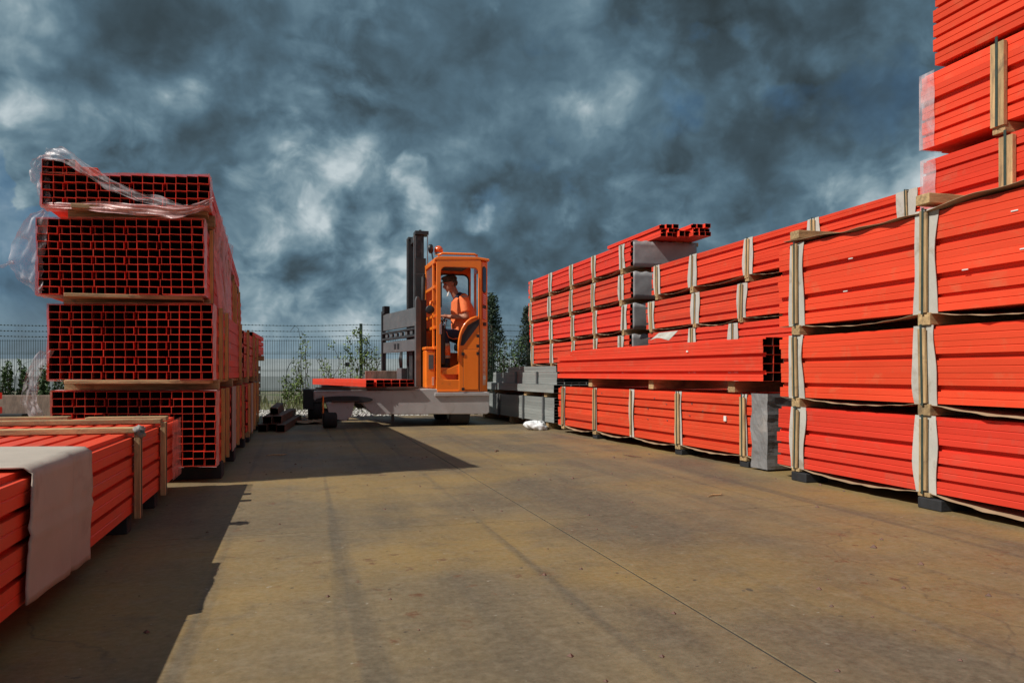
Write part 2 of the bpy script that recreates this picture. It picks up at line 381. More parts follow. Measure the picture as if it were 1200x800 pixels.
# ------------------------------------------------------------------ beams
_bm = {}
def beam_mesh(L, w, h, kind, m):
    key = (round(L, 3), round(w, 4), round(h, 4), kind, m)
    if key in _bm: return _bm[key]
    t = .0028; e, s = h*.20, w*.30; mid = h*.40
    if kind == 'plain':
        o = [(0,0),(w,0),(w,h),(0,h)]; i = [(t,t),(w-t,t),(w-t,h-t),(t,h-t)]
    else:
        o = [(0,0),(w,0),(w,h),(s,h),(s,h-e),(0,h-e),(0,mid+.004),(.0035,mid),(0,mid-.004)]
        i = [(t,t),(w-t,t),(w-t,h-t),(s+t,h-t),(s+t,h-e-t),(t,h-e-t),(t+.002,mid+.004),(t+.002,mid),(t+.002,mid-.004)]
    if 'flip' in kind: o = [(x, h-z) for x, z in o]; i = [(x, h-z) for x, z in i]
    if 'mir' in kind: o = [(w-x, z) for x, z in o]; i = [(w-x, z) for x, z in i]
    b = MB(); b.frame(o, i, 0, L); me = b.mesh('beam', m); me.materials.append(MATS['inside_shade'])
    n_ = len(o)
    for p_ in me.polygons:                       # inner faces of the roll-formed profile get the hollow's shade as colour
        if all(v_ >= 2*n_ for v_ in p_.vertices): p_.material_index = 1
    _bm[key] = me; return me

def bundle(label, x, y, z, W, L, H, nl, nc, rz=0, side=-1, m='red_paint', full=False, group='bundles of orange-red steel beams', name='beam_bundle',
           kinds=None, ragged=.012, plain=False, cat='beam bundle', skip=None):
    """local x runs away from the visible long face, local y along the beams"""
    t = thing(name, label, cat, (x, y, z), rz, group)
    w, h = W/nc, H/nl
    tv = random.uniform(.86, 1.04); tone = (tv, tv*random.uniform(.85, 1.22), tv*random.uniform(.85, 1.1), 1)
    if m != 'red_paint': tone = (1, 1, 1, 1)
    for k in range(nl):
        kd = kinds[k] if kinds else random.choice(['step', 'step', 'stepflip'])
        for c in range(nc):
            if not (full or c == 0 or c == nc-1 or k == nl-1 or k == 0): continue
            if skip and skip(c, k): continue
            kk = 'plain' if (plain and c) else kd
            if side > 0 and kk != 'plain': kk += 'mir'
            o = link('beam', beam_mesh(L, w-.0015, h-.0015, kk, m), t); o.color = tone
            xx = c*w if side < 0 else -(c+1)*w
            o.location = (xx + (random.uniform(-.002, .002) if c == 0 else 0), random.uniform(-ragged, ragged), k*h)
    return t

def batten_set(t, y, H, side=-1, strip=.165, bat=.021, pair=True, over=-.02, W=1.3, below=-.004, strap=True, mstrip='card', lean=0):
    """pale board strip, timber battens and strap on the long face at local y"""
    s = side                                   # face normal along s*x
    lean = random.uniform(-.05, .05) if H < .47 and W > 1.2 else random.uniform(-.012, .012)
    LM = Matrix.Translation((0, y, 0)) @ Matrix.Rotation(lean, 4, 'X') @ Matrix.Translation((0, -y, 0))
    def bx(name, m, x0, x1, y0, y1, z0, z1, bev=.002):
        a, b = sorted((s*x0, s*x1)); o = boxobj(name, m, t, a, b, y0, y1, z0, z1, bev, LM); return o
    if strip:
        b = MB(); n = 10; ph = random.uniform(0, 6)
        def f(u, v):
            zz = -.01 + u*(H+.015); ww = strip*(.5+.06*math.sin(u*5+ph))
            bul = .006 + .010*math.sin(u*math.pi) * abs(v-.5)*2
            return (s*bul, y + (v-.5)*2*ww + .004*math.sin(u*9+ph) - lean*zz*1.4, zz)
        b.grid(f, n, 6); b.build('card_strip', mstrip, t, solid=.003)
    offs = (-bat*.75, bat*.75) if pair else (0,)
    for k in offs:
        dz = random.uniform(-.012, .012)
        bx('batten', 'timber', .0165, .030, y+k-bat/2, y+k+bat/2, -below+dz, H+over*.5+dz, .0015)
    if strap:
        bx('strap', 'strap_dark', .0302, .0325, y-.008, y+.008, -.012, H+.012, 0)
        a, c = sorted((s*.0325, -s*W)); boxobj('strap', 'strap_dark', t, a, c, y-.008, y+.008, H+.004, H+.0065, 0)
def bearers(t, ys, gap, side=-1, W=1.3, m='timber_long', wid=.09, proud=.02):
    s = side
    for y in ys:
        a, c = sorted((s*proud, -s*W)); boxobj('bearer', m, t, a, c, y-wid/2, y+wid/2, -gap+.002, -.003, .004)
def sag_sheet(t, ys, L, gap, side=-1, depth=.35, sag=.05, m='kraft', name='paper_sheet', z0=-.004, out=.012):
    """paper laid under the bundle that hangs down between the bearers"""
    s = side; pts = sorted([0.02]+list(ys)+[L-.02]); ph = random.uniform(0, 9)
    def low(y):
        for a, b in zip(pts, pts[1:]):
            if a <= y <= b:
                u = (y-a)/(b-a); return math.sin(u*math.pi)*min(sag, .06*(b-a)) * (.75+.25*math.sin(a*7+ph))
        return 0
    def f(u, v):
        y = .02 + u*(L-.04); d = low(y)
        x = s*(out - v*depth); rip = .005*math.sin(y*23+ph)+.003*math.sin(y*51)
        return (x + s*rip*(1-v), y, z0 - d*(1-v*.8) + .004*math.sin(y*31+v*3)*(1-v)*.6)
    b = MB(); b.grid(f, int(L*26), 4); b.build(name, m, t, True, solid=.0025)

XR = 3.5
G1 = 'bundles of orange-red steel beams'
# near right stack: three tiers against the camera side lane, face on x = 3.5
yn = -0.35; Ln = 5.42
def near_tier(label, z, H, nl, kinds, gap, sy=0, sheet=True, xo=0, bys=(.99,.3)):
    t = bundle(label, XR+xo, yn+sy, z, 1.28, Ln, H, nl, 14, kinds=kinds, group=G1)
    yy = [4.83-yn-sy, 3.64-yn-sy, 2.44-yn-sy, 1.2-yn-sy]
    for y in yy: batten_set(t, y, H)
    bearers(t, yy, gap)
    if sheet: sag_sheet(t, yy, Ln, gap)
    return t, yy
t, yy = near_tier('bottom bundle of the nearest right-hand stack, on black blocks on the ground', .095, .435, 5, ['step','step','step','stepflip','step'], .03)
for y in yy: boxobj('ground_block', 'block_black', t, -.03, .16, y-.085-.05, y+.085-.05, -.094, -.031, .006)
near_tier('middle bundle of the nearest right-hand stack, second up from the ground', .605, .445, 5, ['step','stepflip','step','stepflip','step'], .072, -.03)
t3, yy3 = near_tier('third bundle up in the nearest right-hand stack, brown paper ruffled along its top', 1.13, .59, 6, ['step','step','stepflip','step','stepflip','step'], .076, -.01)
# crumpled paper over the top edge of the third tier + timber bearers standing out
def ruffle(u, v):
    y = .1 + u*(Ln-.2)
    return (-.03 + v*.35 + .01*math.sin(y*19), y, .60 + .028*mnoise.noise(Vector((y*3.1, v*1.5, 2))) + .02*math.sin(y*2.6)*(1-v))
b = MB(); b.grid(ruffle, 150, 5); b.build('paper_sheet', 'kraft', t3, True, solid=.003)
for y in yy3: boxobj('bearer', 'timber_long', t3, -.030, 1.2, y-.05, y+.05, .622, .682, .005)
# clear wrap at the far corner of tiers
def corner_film(t, H, y, side=-1, w=.12, m='clear_film', d=.3):
    s = side
    def f(u, v):
        zz = u*H
        if v < .5: return (s*(.009+.004*math.sin(zz*30)), y - w*(1-2*v)*1.0, zz)
        return (s*.009 - s*(v-.5)*2*d, y+.014, zz)
    b = MB(); b.grid(f, 12, 6); b.build('clear_wrap', m, t)

for tt, lst in ((t3, ((3.05,.47),(3.0,.27),(4.25,.40),(4.3,.19),(3.35,.21))), (t, ())):
    for y_, z_ in lst: boxobj('tag', 'tag', tt, -.004, -.001, y_+.36, y_+.40, z_, z_+.006, 0)
# upper near stack (tiers 4-6), face on x = 4.2
XU = 4.2
def upper(label, y1, z, H, nl, by, gap, kinds, single=.04):
    t = bundle(label, XU, -1.4, z, 1.28, y1+1.4, H, nl, 14, kinds=kinds, group=G1)
    for yb in by:
        s = -1
        for k in (-.026, .026):
            boxobj('batten', 'timber', t, -.034, -.004, yb+1.4+k-.022, yb+1.4+k+.022, -.03, H-.03, .002)
        boxobj('strap', 'strap_dark', t, -.038, -.0345, yb+1.4-.009, yb+1.4+.009, -.03, H+.006, 0)
    bearers(t, [b_+1.4 for b_ in by], gap)
    return t
t = upper('fourth bundle up at the right edge, set back behind the paper-topped third tier', 4.4, 1.80, .46, 5, [3.72, 2.4, .9], .03, ['step','step','stepflip','step','step'])
corner_film(t, .46, 5.8)
t = upper('fifth bundle up at the right edge, its corner wrapped in clear film', 4.41, 2.335, .52, 5, [3.78, 2.4, .9], .075, ['step','step','step','stepflip','step'])
corner_film(t, .52, 5.81)
t = upper('topmost bundle at the upper right corner, with stepped uncovered ends', 4.30, 2.885, .50, 5, [2.9, 1.2], .06, ['step','step','step','step','step'])
boxobj('bearer', 'timber_long', t, .0, 1.2, 4.9, 5.0, -.055, -.003)

# middle right row: rotated slightly, bundle on the ground with a loose stack on top
RM = math.atan(.25/4.35)
LA = 4.36
t = bundle('low ground bundle mid right-hand row, its near end cloaked in grey sheet', 3.59, 5.35, .10, 1.25, LA, .50, 6, 13, RM, kinds=['step','stepflip','step','step','step','step'], group=G1)
def yR(px, x0=3.59):   # station along the rotated face for a viewing bearing
    th = math.atan((px-600)/900)+math.atan(250/900)
    dx, dy = math.sin(th), math.cos(th); ux, uy = -math.sin(RM), math.cos(RM)
    det = dx*(-uy)+dy*ux; return (dx*(-5.35)+dy*x0)/(-det) if abs(det) > 1e-6 else 0
stA = [yR(p) for p in (661, 698, 741, 796, 873)]
stA = [min(max(s_, .2), LA-.08) for s_ in stA]
for i, y in enumerate(stA):
    if i == 2: batten_set(t, y, .50, strip=.10, bat=.02, pair=False, strap=False)
    else: batten_set(t, y, .50, strip=.085 if i != 3 else .12, bat=.028)
bearers(t, [stA[0], stA[1], stA[3], stA[4]], .05)
for y in (stA[1], stA[3], stA[4]): boxobj('ground_block', 'block_black', t, -.01, .2, y-.06, y+.06, -.099, -.051, .004)
sag_sheet(t, stA, LA, .05, sag=.07)
def wrap(u, v):
    zz = .515 - u*.60
    wv = .012*mnoise.noise(Vector((zz*9, v*7, 1))) + .005*mnoise.noise(Vector((zz*25, v*22, 5)))
    if v < .4: return (-.020+wv, .17-.20*(v/.4)+.02*mnoise.noise(Vector((zz*6, 0, 9)))*(1-v/.4), zz)
    return (-.020+(v-.4)/.6*1.25, -.035+wv, zz)
b = MB(); b.grid(wrap, 22, 30); b.build('grey_sheet', 'grey_cloak', t, False, solid=.003)
boxobj('tag', 'tag', t, -.012, -.003, yR(852), yR(852)+.035, .265, .31, .001)
for px, zz in ((700,.2),(715,.33),(760,.31),(768,.42),(782,.37),(783,.21),(760,.2),(809,.28),(812,.39),(825,.33),(850,.27),(706,.44)):
    boxobj('bolt', 'steel', t, -.009, -.001, yR(px), yR(px)+.016, zz, zz+.01, .001)
# loose stack of long beams on two timbers
t = thing('beam_stack', 'loose stack of long unwrapped beams with open black ends, above the grey-cloaked bundle', 'beam stack', (3.57, 5.37, .715), RM, G1)
for k in range(5):
    for c in range(9):
        if k < 4 and 1 < c < 7 and False: continue
        L = 4.33 if k < 4 else 3.9
        o = link('beam', beam_mesh(L, .1, .069, ['step','stepflip'][k % 2] if c == 0 else 'plain', 'red_paint'), t)
        o.location = (c*.102, random.uniform(-.006, .006), k*.071)
for y in (.5, 1.9, 3.4): boxobj('bearer', 'timber_long', t, .05, 1.0, y-.05, y+.05, -.10, -.004, .004)
boxobj('tag', 'tag', t, -.008, -.001, 1.1, 1.13, .26, .275, .001)

# back right row, face on x = 5.6 : near column (U) and far column (F)
XB = 5.6
def back(label, y0, y1, z, H, nl, px, kinds, gap, endsheet=None, bw=.22, cat='beam bundle', card_every=3, W=1.28, sheetgap=True, stripm='card'):
    t = bundle(label, XB, y0, z, W, y1-y0, H, nl, 13, kinds=kinds, group=G1, ragged=.02)
    yy = [p-y0 for p in px]
    for i, y in enumerate(yy):
        if i % card_every == 1: batten_set(t, y, H, strip=bw*1.1, bat=.03, pair=False, below=.05)
        else: batten_set(t, y, H, strip=bw, bat=.03, below=.05, strap=True)
    bearers(t, yy, gap)
    if sheetgap: sag_sheet(t, yy, y1-y0, gap, sag=.07)
    if endsheet is not None:
        def f(u, v):
            x = .03+u*(W-.05); top = H+.012+.012*math.sin(u*40)*(1 if v > .9 else 0)
            return (x, endsheet - .045 + .010*mnoise.noise(Vector((u*4, v*3, z))), -.02 + v*(top+.02))
        b = MB(); b.grid(f, 30, 6); b.build('end_sheet', 'grey_sheet', t, True, solid=.003)
        b = MB(); b.grid(lambda u, v: (.02+u*(W-.03), endsheet-.045+v*.5, H+.008+.010*mnoise.noise(Vector((u*9, v*5, 3)))), 30, 4); b.build('top_sheet', 'grey_sheet', t, True, solid=.003)
    return t
K6 = ['step','stepflip','step','step','stepflip','step']
back('lower of the two banded bundles behind the loose beam stack, right-hand row', 5.75, 11.78, 1.51, .44, 5, [11.56, 10.12, 8.9, 7.4, 6.1], K6, .07)
back('upper of the two banded bundles behind the loose beam stack, top of its column', 5.4, 11.56, 2.06, .46, 5, [11.35, 10.2, 8.75, 7.42, 6.04], K6, .10)
back('bundle mostly hidden behind the loose beam stack, third from the top of its column', 5.7, 11.7, 1.01, .43, 5, [10.2, 9.1, 7.4], K6, .06)
back('hidden ground bundle at the foot of the column behind the loose beam stack', 5.7, 11.7, .10, .84, 8, [10.2, 9.1, 7.4], K6+['step','step'], .06, sheetgap=False)
FS = [18.35, 16.85, 15.41, 14.13, 12.75]
back('topmost banded bundle of the farthest right stack, long grey sheet over its near end', 12.4, 18.6, 2.66, .42, 5, FS, K6, .11, 0)
back('second banded bundle from the top of the farthest right stack', 12.4, 18.6, 2.10, .44, 5, [y+.05 for y in FS], K6, .12, 0)
back('third banded bundle from the top of the farthest right stack', 12.42, 18.5, 1.56, .43, 5, [y-.06 for y in FS], K6, .11, 0)
back('fourth banded bundle from the top of the farthest right stack', 12.45, 18.4, 1.02, .43, 5, [y-.1 for y in FS[:4]]+[12.8], K6, .10, 0)
back('bottom bundle of the farthest right stack behind grey galvanised steel', 12.45, 18.4, .10, .82, 8, [y-.1 for y in FS[:4]]+[12.8], K6+['step','step'], .06)
# loose beams on the very top of the far stack
for lab, x, n, y0, L in (('left half of the loose beams lying on top of the farthest right stack', 6.02, 3, 12.0, 2.3), ('right half of the loose beams lying on top of the farthest right stack', 6.52, 3, 11.8, 2.2)):
    t = thing('loose_beams', lab, 'loose beams', (x-.05, y0, 3.12), 0, 'loose beams on the far stack')
    for c in range(n):
        for k in range(3):
            o = link('beam', beam_mesh(L, .105, .070, 'step' if c == 0 else 'plain', 'red_paint'), t)
            o.location = (c*.11 + .03*(k % 2), random.uniform(-.06, .06), k*.072)
    boxobj('bearer', 'timber_long', t, -.05, .45, .6, .69, -.072, -.003)
t = thing('loose_beams', 'single flat layer of beams bridging the gap on top of the farthest right stack', 'loose beams', (6.28, 11.9, 3.12), 0, 'loose beams on the far stack')
for c in range(2):
    o = link('beam', beam_mesh(2.2, .1, .1, 'plain', 'red_paint'), t); o.location = (c*.105, 0, 0)
# free card scraps between the tiers
def scrap(label, x, y, z, sx, sz, m='card', rz=0, name='card_scrap', cat='card scrap', tilt=.5):
    b = MB(); ph = random.uniform(0, 9)
    b.grid(lambda u, v: ((v*sz*math.sin(tilt)) * -1, (u-.5)*sx, v*-sz*math.cos(tilt) + .02*math.sin(u*4+ph)*v), 8, 5)
    o = b.build(name, m, None, True, solid=.004); o.location = (x, y, z); o.rotation_euler = (0, 0, rz); tag(o, label, cat); return o
scrap('pale card flap sticking out above the loose beam stack, near its middle', 3.62, 7.1, 1.20, .42, .13, tilt=.9)

# ------------------------------------------------------------------ grey galvanised stack
RG = math.atan(.26/3.35)
def galv(label, x, y, z, W, L, H, nl, nc, st=()):
    t = bundle(label, x, y, z, W, L, H, nl, nc, RG, m='galv', group='galvanised steel bundles behind the truck', name='steel_bundle', plain=True, cat='steel bundle', ragged=.01, full=False, kinds=['plain']*10)
    for s_ in st:
        boxobj('batten', 'grey_steel', t, -.03, -.003, s_-.02, s_+.02, -.01, H+.01, .002)
    return t
t = galv('grey galvanised steel bundle on the ground beside the truck tail', 3.36, 9.95, .10, 1.1, 3.5, .34, 8, 9, (.35, 1.15, 2.3))
for y in (.3, 1.8, 3.2): boxobj('ground_block', 'timber_long', t, .02, 1.0, y-.05, y+.05, -.098, -.003)
t = galv('thin flat layer of long grey steel sections over the galvanised ground bundle', 3.34, 9.9, .51, 1.15, 3.7, .11, 2, 9)
for y in (.4, 1.2, 2.6): boxobj('bearer', 'timber_long', t, .04, 1.0, y-.05, y+.05, -.066, -.003)
galv('shorter grey steel bundle lying on the flat grey layer', 3.42, 10.0, .622, 1.0, 2.75, .17, 5, 9, (.7, 1.6))
galv('small top slab of grey steel sections at the head of the galvanised pile', 3.44, 10.1, .795, .9, 2.0, .085, 3, 8)

# ------------------------------------------------------------------ left stack, front
G2 = 'bundles of the tall left stack'
def cells(label, xr, y0, z, nl, L, extra=None, shift=0, ragged=.012, rz=0):
    """bundle seen end-on: 15 hollow sections wide; local x runs to the left of the right-hand face"""
    t = thing('beam_bundle', label, 'beam bundle', (xr, y0, z), rz, G2)
    cw, ch = .0737, .0528; SH = .277
    def put(c, k, kd, dx=0, w=cw):
        o = link('beam', beam_mesh(L, w-.001, ch-.001, kd, 'red_paint'), t)
        o.location = (-(15-c)*cw + dx + (.006 if (k % 2 == 0 and c == 14) else 0) + lean*(k-nl/2), random.uniform(-ragged, ragged) + (14-c)*cw*SH, k*ch)
    lean = shift
    rows = [(k, range(15)) for k in range(nl)]
    if extra: rows += [(nl+j, range(extra[0])) for j in range(extra[1])]
    for k, cs in rows:
        for c in cs:
            if k % 2 == 0 and c % 3 == 2 and c < 14: put(c, k, 'plain', .014, cw*.80)
            elif k % 2 == 0 and c % 3 == 1 and c < 13: put(c, k, 'plain', -.004, cw*.86)
            else: put(c, k, 'plain')
    return t
XL = -.57; YL = 5.80
def side_battens(t, ys, H, z=-.02):
    for y in ys:
        boxobj('batten', 'timber_fresh', t, .004, .03, y-.025, y+.025, z, H+.01, .002)
        boxobj('strap', 'strap_dark', t, .0305, .0325, y-.006, y+.006, z, H+.01, 0)
def end_film(t, W, H, d=.22, m='edge_film', x0=0, top=True):
    n = 5; b = MB()
    ring = [(.010, -.006), (.010, H+.006), (-W-.010, H+.006), (-W-.010, -.010)]
    pts = []
    for a_, b_ in zip(ring, ring[1:]+ring[:1]):
        for i in range(8):
            u = i/8; pts.append((a_[0]+(b_[0]-a_[0])*u, a_[1]+(b_[1]-a_[1])*u))
    N = len(pts); rnd = random.Random(int(H*1000))
    for j in range(5):
        y0_ = -.035 + j*d/4
        for (x, zz) in pts:
            y = y0_ - x*.277
            k = .006 if j else -.004
            b.v.append((x + rnd.uniform(-.004, .004), y + rnd.uniform(-.006, .006), zz + rnd.uniform(-.004, .004)))
    for j in range(4):
        for i in range(N): b.f.append((j*N+i, j*N+(i+1) % N, (j+1)*N+(i+1) % N, (j+1)*N+i))
    b.build('shrink_wrap', m, t)
t = cells('bottom bundle of the tall left stack, dark cell-like open ends, standing on black blocks', XL, YL, .123, 10, 3.0)
side_battens(t, [.42, .80, 1.9, 2.6], .53); end_film(t, 1.106, .53)
for y in (.25, 1.4, 2.7): boxobj('ground_block', 'block_black', t, -1.05, .02, y-.0, y+.19, -.122, -.003, .006)
boxobj('card_sheet', 'card_big', t, .012, .02, 1.25, 1.62, -.02, .54, .002)
t = cells('second bundle up in the tall left stack, under the wrapped third one', XL-.02, YL, .735, 10, 3.0)
side_battens(t, [.45, .95, 2.5], .53); end_film(t, 1.106, .53)
bearers(t, [.3, 1.5, 2.7], .078, side=1, W=1.0)
boxobj('bottom_board', 'timber_long', t, -.95, -.02, .05, 2.9, -.03, -.004)
t = cells('third bundle up in the tall left stack, jutting out to the left in pink film', XL-.08, YL+.02, 1.335, 10, 6.2, shift=-.0014, rz=R(1.6))
side_battens(t, [.5, 2.2, 3.8, 4.3, 5.2], .53); end_film(t, 1.106, .53)
bearers(t, [.35, 1.5, 2.7, 4.0, 5.4], .072, side=1, W=.95)
boxobj('bottom_board', 'timber_long', t, -.9, -.02, .1, 5.9, -.03, -.004)
t4 = cells('top bundle of the tall left stack, with a raised corner and torn clear film', XL-.04, YL+.0, 1.955, 4, 6.2, extra=(3, 2), rz=R(2.2))
end_film(t4, 1.106, .215); bearers(t4, [.35, 1.5, 2.7, 4.0, 5.4], .09, side=1, W=.95)
boxobj('bottom_board', 'timber_long', t4, -.9, -.02, .15, 5.9, -.035, -.004)
# rising loose piece behind the raised corner
boxobj('corner_board', 'red_paint', t4, -.87, -.77, .35, 1.6, .213, .30, .004)
# torn film: a diagonal roll across the top end, a hanging belly and a loop on the left
tf = thing('torn_film', 'torn clear film trailing across the top end and left side of the tall left stack', 'plastic film', (XL-.04, YL, 1.955))
def path_sheet(name, pts, wid, m, nu=40, amp=.02, seed=1, dirv_=(0,0,1), yamp=.03):
    P_ = [Vector(p) for p in pts]; D_ = Vector(dirv_)
    def cat(u):
        f = u*(len(P_)-1); i = min(int(f), len(P_)-2); t_ = f-i
        p0, p1, p2, p3 = P_[max(i-1,0)], P_[i], P_[i+1], P_[min(i+2, len(P_)-1)]
        return .5*((2*p1)+(p2-p0)*t_+(2*p0-5*p1+4*p2-p3)*t_*t_+(3*p1-p0-3*p2+p3)*t_**3)
    W_ = wid if callable(wid) else (lambda u: wid)
    def f(u, v):
        p = cat(u); p = Vector((p.x*1.095, p.y - p.x*.30, p.z)); q = p + D_*(v-.5)*W_(u)
        k = mnoise.noise(Vector((u*9, v*3, seed)))
        return q + Vector((amp*mnoise.noise(Vector((u*14, v*5, seed+4))), -yamp*.4 - yamp*abs(math.sin(v*9+u*7))*.8 + yamp*k, amp*k*1.4))
    b = MB(); b.grid(f, nu, 10); return b.build(name, m, tf, True)
path_sheet('film_roll', [(-1.0,-.05,.345),(-.88,-.06,.335),(-.72,-.07,.22),(-.52,-.07,.09),(-.34,-.07,.025),(-.12,-.08,-.03)], lambda u: .10-.05*u, 'clear_film', 60, .018, 3, (.25,0,1))
path_sheet('film_belly', [(-1.03,-.03,-.005),(-.75,-.06,-.015),(-.45,-.08,-.04),(-.2,-.10,-.065),(-.05,-.05,-.02),(.03,0,.05)], lambda u: .03+.05*math.sin(u*3.1), 'edge_film', 50, .012, 5)
path_sheet('film_loop', [(-.98,-.02,.36),(-1.03,-.01,.33),(-1.05,.0,.24),(-1.02,.0,.12),(-1.0,0,0)], lambda u: .13*math.sin(.5+2.4*u), 'clear_film', 30, .02, 7, (.9,0,.3))
path_sheet('film_tail', [(-1.0,0,-.01),(-1.05,-.02,-.09),(-1.09,-.02,-.22),(-1.12,-.02,-.36),(-1.11,-.02,-.46),(-1.07,-.02,-.56),(-1.04,-.01,-.61)], lambda u: .04+.20*math.sin(math.pi*min(1, u*1.05))*.9, 'clear_film', 44, .02, 9, (1,0,.1))
path_sheet('film_knot', [(-1.19,-.04,-.40),(-1.26,-.05,-.43),(-1.32,-.05,-.45)], .025, 'clear_film', 12, .01, 11)
path_sheet('film_foot', [(-1.0,-.02,-1.02),(-1.08,-.02,-1.2),(-1.10,-.02,-1.38),(-1.04,-.02,-1.5)], lambda u: .10, 'clear_film', 24, .02, 13, (1,0,.1))
# pink film sheet over the right-hand long side
tp = thing('hanging_film', 'pinkish plastic film hanging down the long right side of the tall left stack', 'plastic film', (XL-.06, YL, 0), R(1.8))
def hang(u, v):
    y = .75 + u*1.7; top = 2.06; bot = 1.05 - .25*math.sin(u*3.0) + .12*mnoise.noise(Vector((u*5, 0, 3)))
    zz = top + (bot-top)*v
    return (.045 + .05*mnoise.noise(Vector((y*2.2, zz*1.4, 1))) + .02*math.sin(y*13+zz), y, zz)
b = MB(); b.grid(hang, 40, 26); b.build('film_sheet', 'pink_film', tp, True)
# a long dark rail of beams along the top edge
# second column behind
def side_bundle(label, x, y, z, L, H, nl, ys_, m='red_paint', nc=10, gap=.07):
    t = bundle(label, x, y, z, 1.0, L, H, nl, nc, side=1, m=m, group=G2, kinds=['step','stepflip','step','step','stepflip','step','step'][:nl], ragged=.03)
    side_battens(t, ys_, H); bearers(t, ys_, gap, side=1, W=.95); return t
t = side_bundle('ground bundle behind the tall left stack, closed in by upright battens', -.56, 8.95, .12, 2.6, .53, 6, [.3, .9, 1.5, 2.2])
for y in (.3, 2.2): boxobj('ground_block', 'block_black', t, -.98, .02, y-.1, y+.1, -.119, -.072, .004)
boxobj('card_sheet', 'card_big', t, .034, .04, .35, .62, -.02, .54, .002)
side_bundle('second bundle up behind the tall left stack, pale dusty faces', -.58, 8.95, .735, 2.9, .53, 6, [.4, 1.6, 2.5])
t = bundle('skewed bundle jutting out behind the tall left stack at fence height', -.66, 12.15, 1.08, 1.0, 2.0, .32, 4, 8, R(-2), side=1, group=G2)
t2 = bundle('dark bundle at the base of the rear of the left row', -.66, 12.1, .1, 1.0, 2.4, .8, 8, 8, side=1, group=G2, m='brown_steel', name='steel_bundle')
bearers(t, [.4, 1.8], .09, side=1, W=.9)

# brown loose profiles on the ground at the end of the left row
t = thing('scrap_profiles', 'rusty brown steel profiles lying on the ground past the left stack', 'steel profiles', (-.52, 10.7, 0), R(-4))
for i, (dx, dy, dz, L, r_) in enumerate([(0,0,.0,2.6,0),(.12,.1,.0,2.7,.01),(.24,-.1,.0,2.5,-.02),(.05,.1,.10,2.5,.02),(.17,.2,.10,2.3,-.01),(.10,.5,.20,1.9,.05)]):
    o = link('beam', beam_mesh(L, .11, .095, 'plain', 'brown_steel'), t); o.location = (dx, dy, dz+.002); o.rotation_euler = (0, 0, r_)
for i, (x, y, s_, r_) in enumerate([(.05,12.2,.55,.3),(.28,12.6,.4,1.1),(-.02,13.2,.5,2.0)]):
    b = MB(); b.grid(lambda u, v: ((u-.5)*s_, (v-.5)*s_*.7, .02+.03*mnoise.noise(Vector((u*3+i, v*3, i)))), 8, 8)
    o = b.build('card_scrap', 'kraft', None, True, solid=.004); o.location = (x, y, .012); o.rotation_euler = (0, 0, r_)
    tag(o, ['flattened brown card scrap nearest the truck wheels, on the ground', 'middle one of three brown card scraps beside the truck', 'farthest brown card scrap on the ground by the weeds'][i], 'card scrap', 'card scraps by the truck')

# ------------------------------------------------------------------ low bundle at the left edge
LN = 5.8; H0 = .385
t = bundle('low bundle in the left foreground, timber boards across its top', -.78, -.2, .10, 1.35, LN, H0, 4, 13, side=1, group=G1, kinds=['step','step','step','step'], full=True)
o_ = t
for y in (4.33, 5.07):
    boxobj('batten', 'timber', t, .006, .034, y-.03, y-.002, -.03, H0+.01, .003)
    boxobj('batten', 'timber', t, .006, .034, y+.002, y+.03, -.03, H0+.01, .003)
    boxobj('strap', 'strap_dark', t, .0345, .0365, y-.006, y+.006, -.03, H0+.01, 0)
    boxobj('top_batten', 'timber_long', t, -1.3, .01, y-.035, y+.035, H0+.002, H0+.03, .004)
    boxobj('ground_block', 'block_black', t, -1.3, -.02, y-.05, y+.05, -.099, -.003, .004)
boxobj('top_batten', 'timber_long', t, -1.25, -.55, 5.34, 5.42, H0+.002, H0+.035, .004)
boxobj('top_batten', 'timber_long', t, -.45, .0, 5.30, 5.38, H0+.002, H0+.03, .004)
# grey rag where the front cross batten meets the upright
b = MB(); b.ball((0,0,0), (.024,.045,.026), 18, 12)
for i, v in enumerate(b.v): n_ = 1+.9*mnoise.noise(Vector(v)*55); b.v[i] = (v[0]*n_, v[1]*n_, v[2]*n_)
o = b.build('strap_knot', 'rope_grey', t, True); o.location = (.03, 4.33, H0+.01)
end_f = MB()
# clear wrap at its far end
b = MB()
b.grid(lambda u, v: (.012+.003*math.sin(u*20), LN-.35+v*.37, u*H0), 10, 5); b.build('clear_wrap', 'pink_film', t)
# big folded card blanket over the face and the top
def blanket(u, v):
    y = 2.78 + v*.68 + .03*math.sin(u*5)
    arc = u*1.35
    wob = .008*mnoise.noise(Vector((u*6, v*5, 2))) + .003*mnoise.noise(Vector((u*26, v*21, 4)))
    if arc < .75: return (-.75+arc+.0, y, H0+.010+wob*.4+.006*math.sin(arc*4)+.004+ .02*(1-v)*max(0, .5-arc))
    a2 = arc-.75
    bulge = .022 + .006*math.sin(min(a2/.5, 1)*math.pi) - .014*math.exp(-((v-.66)/.03)**2) - .007*math.exp(-((a2-.27)/.012)**2) + .006*math.exp(-((a2-.30)/.012)**2) + .006*mnoise.noise(Vector((u*3, v*2.5, 8)))
    return (bulge*.8+wob*.6, y+.06*a2*(v-.5), H0+.015-a2*(.66+.05*v))
b = MB(); b.grid(blanket, 40, 36)
b.build('card_blanket', 'card_big', t, True, solid=.006)
boxobj('strap', 'strap_dark', t, -1.3, .0, 2.0, 2.02, H0+.002, H0+.004, 0)

